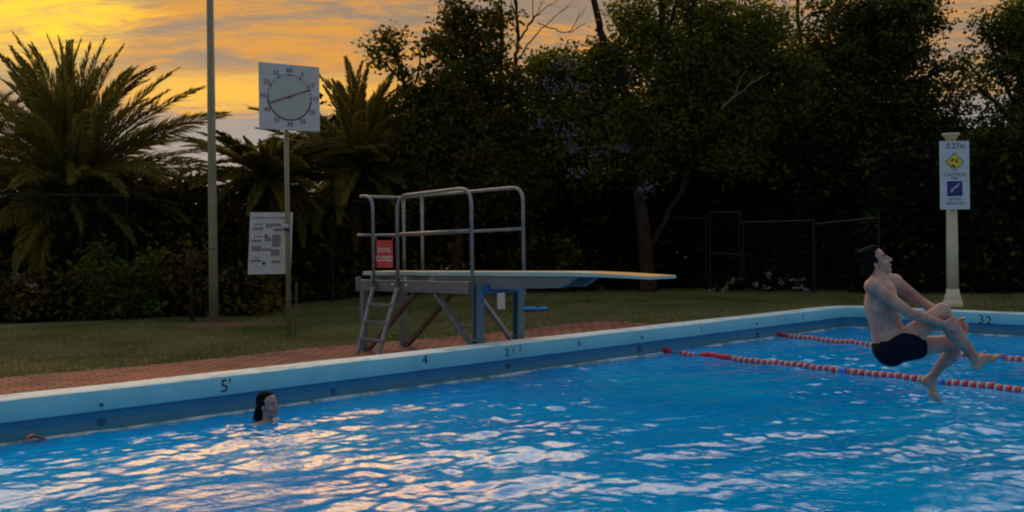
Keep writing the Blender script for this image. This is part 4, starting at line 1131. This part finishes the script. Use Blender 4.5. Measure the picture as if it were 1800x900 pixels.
# palms
def palm(label, cpx, cpy, Y, length, nfr, basepx, group, seedv, dry=0.12, yel=0.15, elmin=-25, fixed=(), lean=0.0, elmax=86):
    rg = np.random.default_rng(seedv)
    c = D(cpx, cpy, Y); b_ = np.array([c[0] + lean, Y, 0.0]); b_[2] = gz(*UV(b_))
    t_ = thing('palm_tree', label, 'palm tree', b_, group)
    prof = []
    n = 14
    for k in range(n + 1):
        s_ = k / n; p = b_ * (1 - s_) + c * s_
        prof.append((p, 0.30 - 0.06 * s_ + (0.02 if k % 2 else 0) + (0.10 * max(0, s_ - .8) * 5)))
    mb = MB(); mb.tube([p for p, _ in prof], [r_ for _, r_ in prof], 14); mb.build('trunk', M['palmtrunk'], t_, smooth=False)
    V, Q, C_ = [], [], []; nv_ = 0
    rach = MB()
    dirs = []
    for k in range(nfr):
        az = k * 2.39996 + rg.normal() * .12
        s_ = (k + .5) / nfr
        el = 88 - (88 - elmin) * s_ ** 0.85 + rg.normal() * 5
        dirs.append((az, R(min(el, elmax)), length * rg.uniform(.85, 1.1), s_))
    for (tx, ty, dy) in fixed:
        tip = D(tx, ty, Y + dy); d_ = tip - c; L_ = np.linalg.norm(d_)
        dirs.append((math.atan2(d_[1], d_[0]), math.asin(d_[2] / L_) + 0.22, L_ * 1.04, 0.2))
    for az, el, L_, s_ in dirs:
        m_i = 2 if (s_ > .8 and rg.uniform() < .45) or rg.uniform() < dry * .3 else (1 if rg.uniform() < yel else 0)
        droop = rg.uniform(0.45, 0.9) if s_ != 0.2 else 0.42
        ns_ = 38; p = c.copy(); pts = [p.copy()]; tang = []
        h = np.array([math.cos(az), math.sin(az), 0]); side = np.array([-h[1], h[0], 0])
        curl = rg.normal() * 0.15
        for i in range(ns_):
            q = (i + .5) / ns_
            e_ = el - droop * q ** 1.6
            a_ = az + curl * q * q
            h2 = np.array([math.cos(a_), math.sin(a_), 0])
            d_ = h2 * math.cos(e_) + ZUP * math.sin(e_)
            tang.append(d_); p = p + d_ * L_ / ns_; pts.append(p.copy())
        rach.tube(pts[::3] + [pts[-1]], np.linspace(0.028, 0.006, len(pts[::3]) + 1), 5, cap=False)
        tw = rg.normal() * 0.5
        for i in range(4, ns_ + 1):
            for rep in range(3):
                q = (i + rep / 3) / ns_
                if q > 1: continue
                d_ = tang[min(i, ns_ - 1)]
                sd_ = np.cross(d_, ZUP); sd_ /= np.linalg.norm(sd_) + 1e-6; nu_ = np.cross(sd_, d_)
                sd2 = sd_ * math.cos(tw) + nu_ * math.sin(tw); nu2 = -sd_ * math.sin(tw) + nu_ * math.cos(tw)
                o_ = pts[min(i, ns_)] + d_ * (rep / 3 * L_ / ns_)
                ll = L_ * 0.175 * (math.sin(math.pi * min(1, max(0.05, (q * 1.02) ** .8))) * .8 + .25) * rg.uniform(.85, 1.1)
                for sg_ in (-1, 1):
                    fwd = 1.15 + 0.9 * q
                    ld = d_ * fwd + sd2 * sg_ * 0.85 + nu2 * (0.32 + rg.normal() * .2) + rg.normal(size=3) * .10
                    ld /= np.linalg.norm(ld)
                    wv_ = np.cross(ld, nu2 + rg.normal(size=3) * .3); wv_ /= np.linalg.norm(wv_) + 1e-6
                    wv_ = wv_ * 0.016
                    tip = o_ + ld * ll - ZUP * ll * 0.12
                    mid_ = o_ + ld * ll * .5
                    V += [o_ - wv_ * .5, mid_ - wv_ * 1.2, tip, mid_ + wv_ * 1.2]
                    Q.append((nv_, nv_ + 1, nv_ + 2, nv_ + 3)); nv_ += 4; C_.append(m_i)
    rach.build('frond_stalks', M['palm1'], t_)
    base = np.array(MW[t_.name].translation)
    me = fast_mesh('fronds', np.array(V) - base, np.array(Q), [M['palm1'], M['palm2'], M['palm3']], C_)
    link('fronds', me, t_, Matrix.Translation(Vector(base)))
    return t_
pg = 'palms behind the lawn'
palm('largest palm, with upright fronds fanned against the yellow sky at the left', 125, 330, 23.6, 3.35, 100, 125, pg, 3, yel=.06, elmin=-40,
     fixed=[(22, 78, .4), (68, 74, -.3), (105, 82, .6), (120, 84, -.5), (138, 86, .3), (157, 84, .2), (170, 92, -.4), (198, 84, -.2), (228, 97, .3), (250, 132, .5), (316, 142, -.3), (356, 168, .3), (4, 116, -.4), (6, 100, .5), (10, 142, .3), (-30, 190, .4), (388, 218, -.5), (300, 175, .6), (330, 240, .2), (395, 285, -.7), (388, 320, -.9), (360, 372, -1.1), (300, 400, -1.3), (-60, 330, -.6), (20, 410, -1.3), (240, 420, -1.4)])
palm('second palm, half hidden between the clock and the twin-peaked tree', 628, 300, 24.6, 2.5, 84, 628, pg, 5, yel=.22, elmin=-45,
     fixed=[(560, 400, -.9), (535, 430, -1.0), (580, 440, -1.0), (700, 380, -1.0), (745, 300, -.8), (600, 112, .3), (608, 130, -.3), (648, 118, .2), (655, 122, -.4), (702, 132, -.2), (695, 150, .4), (578, 150, .4), (562, 160, -.3), (440, 205, .4), (452, 238, .2), (735, 262, -.6), (508, 250, .5)])
palm('low spreading palm seen between the tall pole and the clock pole', 470, 318, 23.4, 2.1, 90, 470, pg, 9, yel=.4, elmin=-42, elmax=40, fixed=[(378, 268, -.3), (395, 252, .4), (425, 246, .3), (455, 250, .4), (500, 258, .2), (540, 285, -.4), (372, 300, -.5), (380, 340, -.6), (400, 380, -.8), (550, 340, -.8), (560, 380, -.9)])
palm('leaning palm with drooping fronds cut off by the left picture edge', -60, 330, 24.2, 2.8, 56, -60, pg, 13, yel=.1, elmin=-35)

# ------------------------------------------------------------------ people
def uvsphere(c, A3, nu=14, nv=9):
    """ellipsoid with axis matrix columns"""
    V = [c + A3 @ np.array([0, 0, 1.0])]
    for i in range(1, nv):
        t_ = math.pi * i / nv
        for k in range(nu):
            a = 2 * math.pi * k / nu
            V.append(c + A3 @ np.array([math.sin(t_) * math.cos(a), math.sin(t_) * math.sin(a), math.cos(t_)]))
    V.append(c + A3 @ np.array([0, 0, -1.0]))
    Fc = []
    for k in range(nu): Fc.append((0, 1 + k, 1 + (k + 1) % nu))
    for i in range(nv - 2):
        for k in range(nu):
            a = 1 + i * nu + k; b_ = 1 + i * nu + (k + 1) % nu
            Fc.append((a, a + nu, b_ + nu, b_))
    L_ = len(V) - 1
    for k in range(nu): Fc.append((1 + (nv - 2) * nu + k, L_, 1 + (nv - 2) * nu + (k + 1) % nu))
    return V, Fc
class Body:
    def __init__(s): s.mb = MB()
    def ell(s, c, ax, ay, az):
        A3 = np.array([ax, ay, az]).T
        if np.linalg.det(A3) < 0: A3[:, 0] *= -1
        V, Fc = uvsphere(np.asarray(c, float), A3); s.mb.add(V, Fc)
    def cap(s, pts, rs_, flat=None):
        pts = [np.asarray(p, float) for p in pts]
        P, Rr = smooth_path(pts, rs_, 6) if len(pts) > 2 else ([pts[0] + (pts[1] - pts[0]) * k / 6 for k in range(7)], [rs_[0] + (rs_[1] - rs_[0]) * k / 6 for k in range(7)])
        s.mb.tube(P, Rr, 12)
        for q, r_ in ((P[0], Rr[0]), (P[-1], Rr[-1])):
            s.ell(q, np.array([r_, 0, 0]), np.array([0, r_, 0]), np.array([0, 0, r_]))
    def loft(s, C_, ra, rb, a, b_, n=5, seg=20):
        P, _ = smooth_path(C_, [1] * len(C_), n)
        RA, RB = smooth_path([np.array([x, y, 0]) for x, y in zip(ra, rb)], [1] * len(ra), n)[0], None
        V = []
        for p, q in zip(P, RA):
            for k in range(seg):
                t_ = 2 * math.pi * k / seg
                V.append(p + a * q[0] * math.cos(t_) + b_ * q[1] * math.sin(t_))
        Fc = [(i * seg + k, i * seg + (k + 1) % seg, (i + 1) * seg + (k + 1) % seg, (i + 1) * seg + k) for i in range(len(P) - 1) for k in range(seg)]
        Fc += [tuple(range(seg))[::-1], tuple((len(P) - 1) * seg + k for k in range(seg))]
        s.mb.add(V, Fc)
    def finish(s, name, m_, parent, voxel=0.006, smooth=6):
        base = np.array(MW[parent.name].translation)
        V = np.vstack(s.mb.v) - base
        me = bpy.data.meshes.new(name); me.from_pydata(V.tolist(), [], s.mb.f)
        tmp = bpy.data.objects.new('tmp', me); COL.objects.link(tmp)
        rm = tmp.modifiers.new('r', 'REMESH'); rm.mode = 'VOXEL'; rm.voxel_size = voxel; rm.use_smooth_shade = True
        sm = tmp.modifiers.new('s', 'SMOOTH'); sm.factor = 0.5; sm.iterations = smooth
        dg = bpy.context.evaluated_depsgraph_get()
        ev = tmp.evaluated_get(dg)
        me2 = bpy.data.meshes.new_from_object(ev)
        bpy.data.objects.remove(tmp); bpy.data.meshes.remove(me)
        me2.materials.clear(); me2.materials.append(m_); me2.name = name
        me2.polygons.foreach_set('use_smooth', [True] * len(me2.polygons))
        return link(name, me2, parent, Matrix.Translation(Vector(base)))
def nz(v): v = np.asarray(v, float); return v / np.linalg.norm(v)
def head(B, c, f, u, s=0.95, ears=True):
    f = nz(f); u = nz(u - f * (np.asarray(u) @ f)); r = np.cross(f, u)
    def q(a, b_, c_): return c + s * (a * f + b_ * r + c_ * u)
    def e(p, rf, rr, ru): B.ell(q(*p), f * rf * s, r * rr * s, u * ru * s)
    e((-.012, 0, .035), .096, .076, .088)
    e((.03, 0, -.03), .060, .060, .085)
    e((.02, 0, -.075), .055, .052, .045)
    e((.060, 0, -.102), .026, .030, .022)
    e((.066, 0, .022), .022, .052, .014)
    for sg_ in (-1, 1):
        e((.055, sg_ * .038, -.035), .028, .024, .026)
        if ears: e((-.008, sg_ * .078, -.018), .020, .009, .032)
    B.cap([q(.086, 0, .008), q(.104, 0, -.022), q(.108, 0, -.034)], [.009 * s, .012 * s, .015 * s])
    for sg_ in (-1, 1): e((.094, sg_ * .012, -.036), .010, .009, .009)
    e((.082, 0, -.064), .014, .026, .008); e((.079, 0, -.076), .014, .024, .009)
    return q, f, r, u
def eyes(q, f, r, u, s, parent):
    for sg_ in (-1, 1):
        mb = MB()
        V, Fc = uvsphere(q(.072, sg_ * .031, -.002), np.diag([.0125 * s] * 3)); mb.add(V, Fc, 0)
        V, Fc = uvsphere(q(.078, sg_ * .032, -.002), np.diag([.0085 * s] * 3)); mb.add(V, Fc, 1)
        mb.build('eye', [M['eyew'], M['eyed']], parent, smooth=True)
        mb = MB(); mb.tube([q(.083, sg_ * .014, .02), q(.083, sg_ * .034, .027), q(.070, sg_ * .054, .02)], [.004 * s, .005 * s, .003 * s], 6)
        mb.build('eyebrow', M['hair'], parent)
    mb = MB()
    V, Fc = uvsphere(q(.086, 0, -.0655), np.array([f * .012 * s, r * .023 * s, u * .0055 * s]).T); mb.add(V, Fc)
    V, Fc = uvsphere(q(.084, 0, -.076), np.array([f * .012 * s, r * .021 * s, u * .0065 * s]).T); mb.add(V, Fc)
    mb.build('lips', M['lip'], parent, smooth=True)
def hand(B, wrist, pdir, palmn, thumbside, fdirs, sc_=1.0):
    """wrist position, direction to knuckles, palm normal, thumb side vector, list of finger bend directions"""
    pdir = nz(pdir); palmn = nz(palmn - pdir * (np.asarray(palmn) @ pdir)); ts = nz(thumbside - pdir * (np.asarray(thumbside) @ pdir))
    kn = wrist + pdir * 0.09 * sc_
    B.ell(wrist + pdir * .05 * sc_, pdir * .055 * sc_, ts * .040 * sc_, palmn * .016 * sc_)
    lens = [.070, .080, .074, .058]
    for i in range(4):
        o_ = wrist + pdir * (.085 - .004 * abs(i - 1)) * sc_ + ts * (.030 - .020 * i) * sc_
        pts = [o_ - pdir * .03 * sc_, o_]
        d_ = pdir.copy(); 
        for j, fr in enumerate((.42, .33, .25)):
            d_ = nz(d_ + palmn * (0.42 + .12 * j) + ts * (0.10 - .07 * i))
            pts.append(pts[-1] + d_ * lens[i] * fr * sc_)
        B.cap(pts, [.010 * sc_, .0095 * sc_, .009 * sc_, .0082 * sc_, .007 * sc_])
    tb = wrist + pdir * .025 * sc_ + ts * .028 * sc_
    d_ = nz(pdir * .75 + ts * .8); p1 = tb + d_ * .035 * sc_; d_ = nz(d_ + palmn * .5 + pdir * .3); p2 = p1 + d_ * .03 * sc_; p3 = p2 + nz(d_ + palmn * .4) * .024 * sc_
    B.cap([tb - d_ * .02 * sc_, p1, p2, p3], [.014 * sc_, .012 * sc_, .010 * sc_, .008 * sc_])
def foot(B, ankle, heel, toe, side, sc_=1.0):
    ankle, heel, toe = map(np.asarray, (ankle, heel, toe)); side = nz(side)
    ax = nz(toe - heel); upv = nz(np.cross(ax, side))
    if upv @ (ankle - heel) < 0: upv = -upv
    L_ = np.linalg.norm(toe - heel); ball = heel + ax * L_ * .72
    B.cap([ankle, heel + upv * .02], [.036, .032]); B.cap([heel + upv * .012, heel + ax * L_ * .4 + upv * .03, ball + upv * .006], [.032, .033, .026])
    B.cap([ankle, heel + ax * L_ * .45 + upv * .035, ball + upv * .01], [.036, .032, .022])
    B.ell(ball, ax * .05, side * .046, upv * .022)
    for i in range(5):
        o_ = ball + ax * (.012 - .006 * i) + side * (.034 - .017 * i)
        B.cap([o_, o_ + ax * (.030 - .003 * i) + upv * .004, o_ + ax * (.052 - .006 * i) - upv * .003], [.014 - .0012 * i, .012 - .001 * i, .010 - .001 * i])

# --- the jumping man
Yd = 7.6
def DP(cx, cy, dy=0.0): return D(1480 + cx / 2.8125, 400 + cy / 2.8125, Yd + dy)
pel = DP(240, 590)
man = thing('person', 'man in dark swim shorts caught mid-jump, hugging his knee above the water', 'person', pel - ZUP * 0.1)
B = Body()
neck = DP(190, 250, 0.0)
u_ = nz(neck - pel); s_ = nz(np.array([.36, .92, 0.02])); s_ = nz(s_ - u_ * (s_ @ u_)); f_ = nz(np.cross(s_, u_))
waist = DP(222, 500); chest = DP(195, 375); uch = DP(192, 310)
B.loft([pel - u_ * .10, pel - u_ * .04, pel + u_ * .04, waist, DP(205, 435), chest, uch, uch + u_ * .07, uch + u_ * .10],
       [.06, .135, .152, .140, .150, .166, .165, .11, .05], [.05, .110, .128, .118, .122, .128, .108, .075, .04], s_, f_)
B.ell(DP(222, 520) + f_ * .03, s_ * .11, f_ * .10, u_ * .11)
for sg_ in (-1, 1):
    B.ell(uch - u_ * .06 + f_ * .062 + s_ * sg_ * .08, s_ * .075, f_ * .048, u_ * .07)
    B.ell(uch - u_ * .05 - f_ * .06 + s_ * sg_ * .085, s_ * .075, f_ * .05, u_ * .10)
shN, shF = DP(150, 292, -.17), DP(262, 268, .16)
B.cap([shN, uch + u_ * .03, shF], [.062, .078, .062])
B.cap([shN + u_ * .0, neck - u_ * .01, shF], [.052, .070, .052])
# head
hc = DP(166, 168, -.01)
fh = nz(np.array([.86, -.30, .40])); uh = nz(np.array([-.40, .05, .90]))
B.cap([neck - u_ * .03, hc - uh * .07 - fh * .02], [.068, .060])
q, hf, hr, hu = head(B, hc, fh, uh, 0.97)
# near arm
elN, wrN = DP(335, 425, -.23), DP(505, 478, -.17)
B.cap([shN, shN + (elN - shN) * .45 + ZUP * .004, elN], [.056, .049, .040]); B.cap([elN, elN + (wrN - elN) * .3, wrN], [.041, .041, .027])
elF, wrF = DP(392, 368, .22), DP(560, 470, .10)
B.cap([shF, shF + (elF - shF) * .45, elF], [.056, .048, .039]); B.cap([elF, elF + (wrF - elF) * .3, wrF], [.040, .040, .027])
# legs
hpN, knN, anN = DP(272, 595, -.09), DP(495, 408, -.06), DP(664, 662, -.02)
B.cap([hpN, hpN + (knN - hpN) * .4, knN], [.098, .082, .058])
B.cap([knN, knN + (anN - knN) * .12, anN], [.058, .054, .036])
calfN = knN + (anN - knN) * .35 + DP(-14, 18) - DP(0, 0)
B.cap([knN + (anN - knN) * .08, calfN, knN + (anN - knN) * .75], [.045, .054, .036])
foot(B, anN, DP(668, 694, -.02), DP(782, 628, -.02), np.array([.1, -1, .1]))
hpF, knF, anF = DP(285, 600, .10), DP(572, 565, .14), DP(450, 735, .30)
B.cap([hpF, hpF + (knF - hpF) * .45, knF], [.095, .078, .055])
B.cap([knF, knF + (anF - knF) * .12, anF], [.055, .050, .035])
calfF = knF + (anF - knF) * .35 + DP(16, 10) - DP(0, 0)
B.cap([knF + (anF - knF) * .08, calfF, knF + (anF - knF) * .75], [.042, .052, .035])
foot(B, anF, DP(405, 764, .30), DP(468, 858, .30), np.array([.3, -1, .1]))
# hands clasped round the shin
shin = DP(600, 520, -.05)
hand(B, wrN, DP(600, 500, -.16) - wrN, DP(560, 560, .04) - DP(600, 500, -.16) + np.array([0, .1, 0]), ZUP, None)
hand(B, wrF, DP(625, 500, .0) - wrF, np.array([0.1, -1, -.5]), ZUP, None)
body = B.finish('body', M['skin'], man, 0.006, 9)
eyes(q, hf, hr, hu, 0.97, man)
# hair, blown back
B = Body(); s0 = 0.97
def he(p, rf, rr, ru): B.ell(q(*p), hf * rf * s0, hr * rr * s0, hu * ru * s0)
he((-.032, 0, .050), .094, .084, .086); he((-.062, 0, -.02), .058, .072, .07); he((.012, 0, .098), .055, .066, .034)
for sg_ in (-1, 1): he((-.012, sg_ * .073, .012), .036, .012, .036)
rh = np.random.default_rng(4)
for k in range(34):
    a = rh.uniform(-1, 1); b_ = rh.uniform(-.06, .12)
    o_ = q(-.085 + .03 * abs(a), a * .065, b_); d_ = nz(-hf * rh.uniform(.4, 1) + hu * rh.uniform(-.6, .7) + hr * a * .5)
    L_ = rh.uniform(.03, .075)
    B.cap([o_, o_ + d_ * L_ * .6, o_ + d_ * L_ + rh.normal(size=3) * .01], [.020, .014, .006])
B.finish('hair', M['hair'], man, 0.006, 2)
# shorts
B = Body()
B.ell(pel, s_ * .172, f_ * .140, u_ * .135); B.ell(DP(236, 560), s_ * .162, f_ * .126, u_ * .075)
B.ell(pel - u_ * .04, s_ * .165, f_ * .12, u_ * .11)
B.cap([hpN, hpN + (knN - hpN) * .24 + DP(4, 18) - DP(0, 0)], [.112, .106]); B.cap([hpF, hpF + (knF - hpF) * .27], [.108, .100])
B.finish('swim_shorts', M['shorts'], man, 0.008, 2)

# --- the swimmer
Ys = 8.95
hs = D(472, 712, Ys); swb = hs.copy(); swb[2] = ZW - 0.9
sw_ = thing('person', 'swimmer with wet dark hair, head above the water near the pool wall', 'person', swb)
B = Body(); fh = nz(np.array([.90, -.36, .06])); uh = np.array([-.05, 0.02, 1.0])
q, hf, hr, hu = head(B, hs, fh, uh, 0.94)
B.cap([hs - uh * .06 - hf * .02, hs - uh * .20 - hf * .03], [.053, .058])
tr = hs - np.array([0, 0, .275])
B.ell(tr - hf * .02, hr * .165, hf * .10, ZUP * .14); B.ell(tr - ZUP * .2 - hf * .02, hr * .14, hf * .09, ZUP * .18); B.ell(tr - ZUP * .42, hr * .15, hf * .11, ZUP * .16)
for sg_ in (-1, 1):
    a_ = tr + hr * sg_ * .165 + ZUP * .085 - hf * .02; b_ = a_ + hr * sg_ * .12 + hf * .16 - ZUP * .12; c_ = b_ + hf * .22 + ZUP * .03
    B.cap([tr + ZUP * .10 - hf * .02, a_], [.06, .05]); B.cap([a_, b_], [.048, .038]); B.cap([b_, c_], [.038, .025])
    hand(B, c_, hf + hr * sg_ * .3, -ZUP, -hr * sg_, None)
    k_ = tr + hr * sg_ * .09 - ZUP * .8 + hf * .1; B.cap([tr + hr * sg_ * .085 - ZUP * .46, k_], [.085, .055]); B.cap([k_, k_ - ZUP * .38 - hf * .12], [.054, .035])
    foot(B, k_ - ZUP * .38 - hf * .12, k_ - ZUP * .43 - hf * .15, k_ - ZUP * .5 + hf * .06, hr)
B.finish('body', M['skin2'], sw_, 0.006, 4)
eyes(q, hf, hr, hu, 0.94, sw_)
B = Body(); s0 = 0.94
he((-.036, 0, .046), .094, .084, .088); he((-.064, 0, -.03), .056, .068, .075); he((-.012, 0, .094), .066, .068, .034)
for sg_ in (-1, 1):
    he((-.020, sg_ * .074, .014), .034, .012, .036)
    B.cap([q(-.06, sg_ * .05, -.03), q(-.06, sg_ * .056, -.09), q(-.055, sg_ * .06, -.16), q(-.06, sg_ * .06, -.21)], [.028, .022, .017, .012])
B.cap([q(-.085, 0, .0), q(-.125, 0, -.05), q(-.150, 0, -.11), q(-.160, 0, -.17), q(-.175, 0, -.23)], [.036, .030, .027, .022, .014])
for k in range(8):
    a = -1 + 2 * k / 7
    B.cap([q(-.07 - .02 * abs(a), a * .05, -.07), q(-.10, a * .055, -.13), q(-.095, a * .07, -.19)], [.014, .010, .006])
B.finish('hair', M['hair'], sw_, 0.005, 3)
B = Body(); B.ell(tr - ZUP * .02 - hf * .02, hr * .172, hf * .108, ZUP * .10); B.ell(tr - ZUP * .22 - hf * .02, hr * .148, hf * .098, ZUP * .2); B.ell(tr - ZUP * .44, hr * .158, hf * .118, ZUP * .15)
B.finish('swimsuit', M['suit'], sw_, 0.01, 2)

# ------------------------------------------------------------------ camera and render
cam = bpy.data.cameras.new('camera'); co = bpy.data.objects.new('camera', cam); COL.objects.link(co)
cam.sensor_width = 36; cam.sensor_fit = 'HORIZONTAL'; cam.lens = 36 * FPX / 1800
cam.shift_y = -26.0 / 1800; cam.clip_end = 3000; cam.clip_start = 0.05
co.matrix_world = Matrix.Translation((0, 0, HC)) @ Matrix.Rotation(R(90), 4, 'X') @ Matrix.Rotation(-TH, 4, 'Z')
sc.camera = co
sc.render.engine = 'CYCLES'
sc.cycles.use_denoising = True
sc.cycles.max_bounces = 6; sc.cycles.diffuse_bounces = 3; sc.cycles.glossy_bounces = 3; sc.cycles.transmission_bounces = 4
sc.cycles.caustics_reflective = False; sc.cycles.caustics_refractive = False
sc.cycles.filter_width = 2.0
sc.view_settings.view_transform = 'Standard'; sc.view_settings.look = 'None'; sc.view_settings.gamma = 1.0; sc.view_settings.exposure = 0.12
sc.render.resolution_x = 1024; sc.render.resolution_y = 512
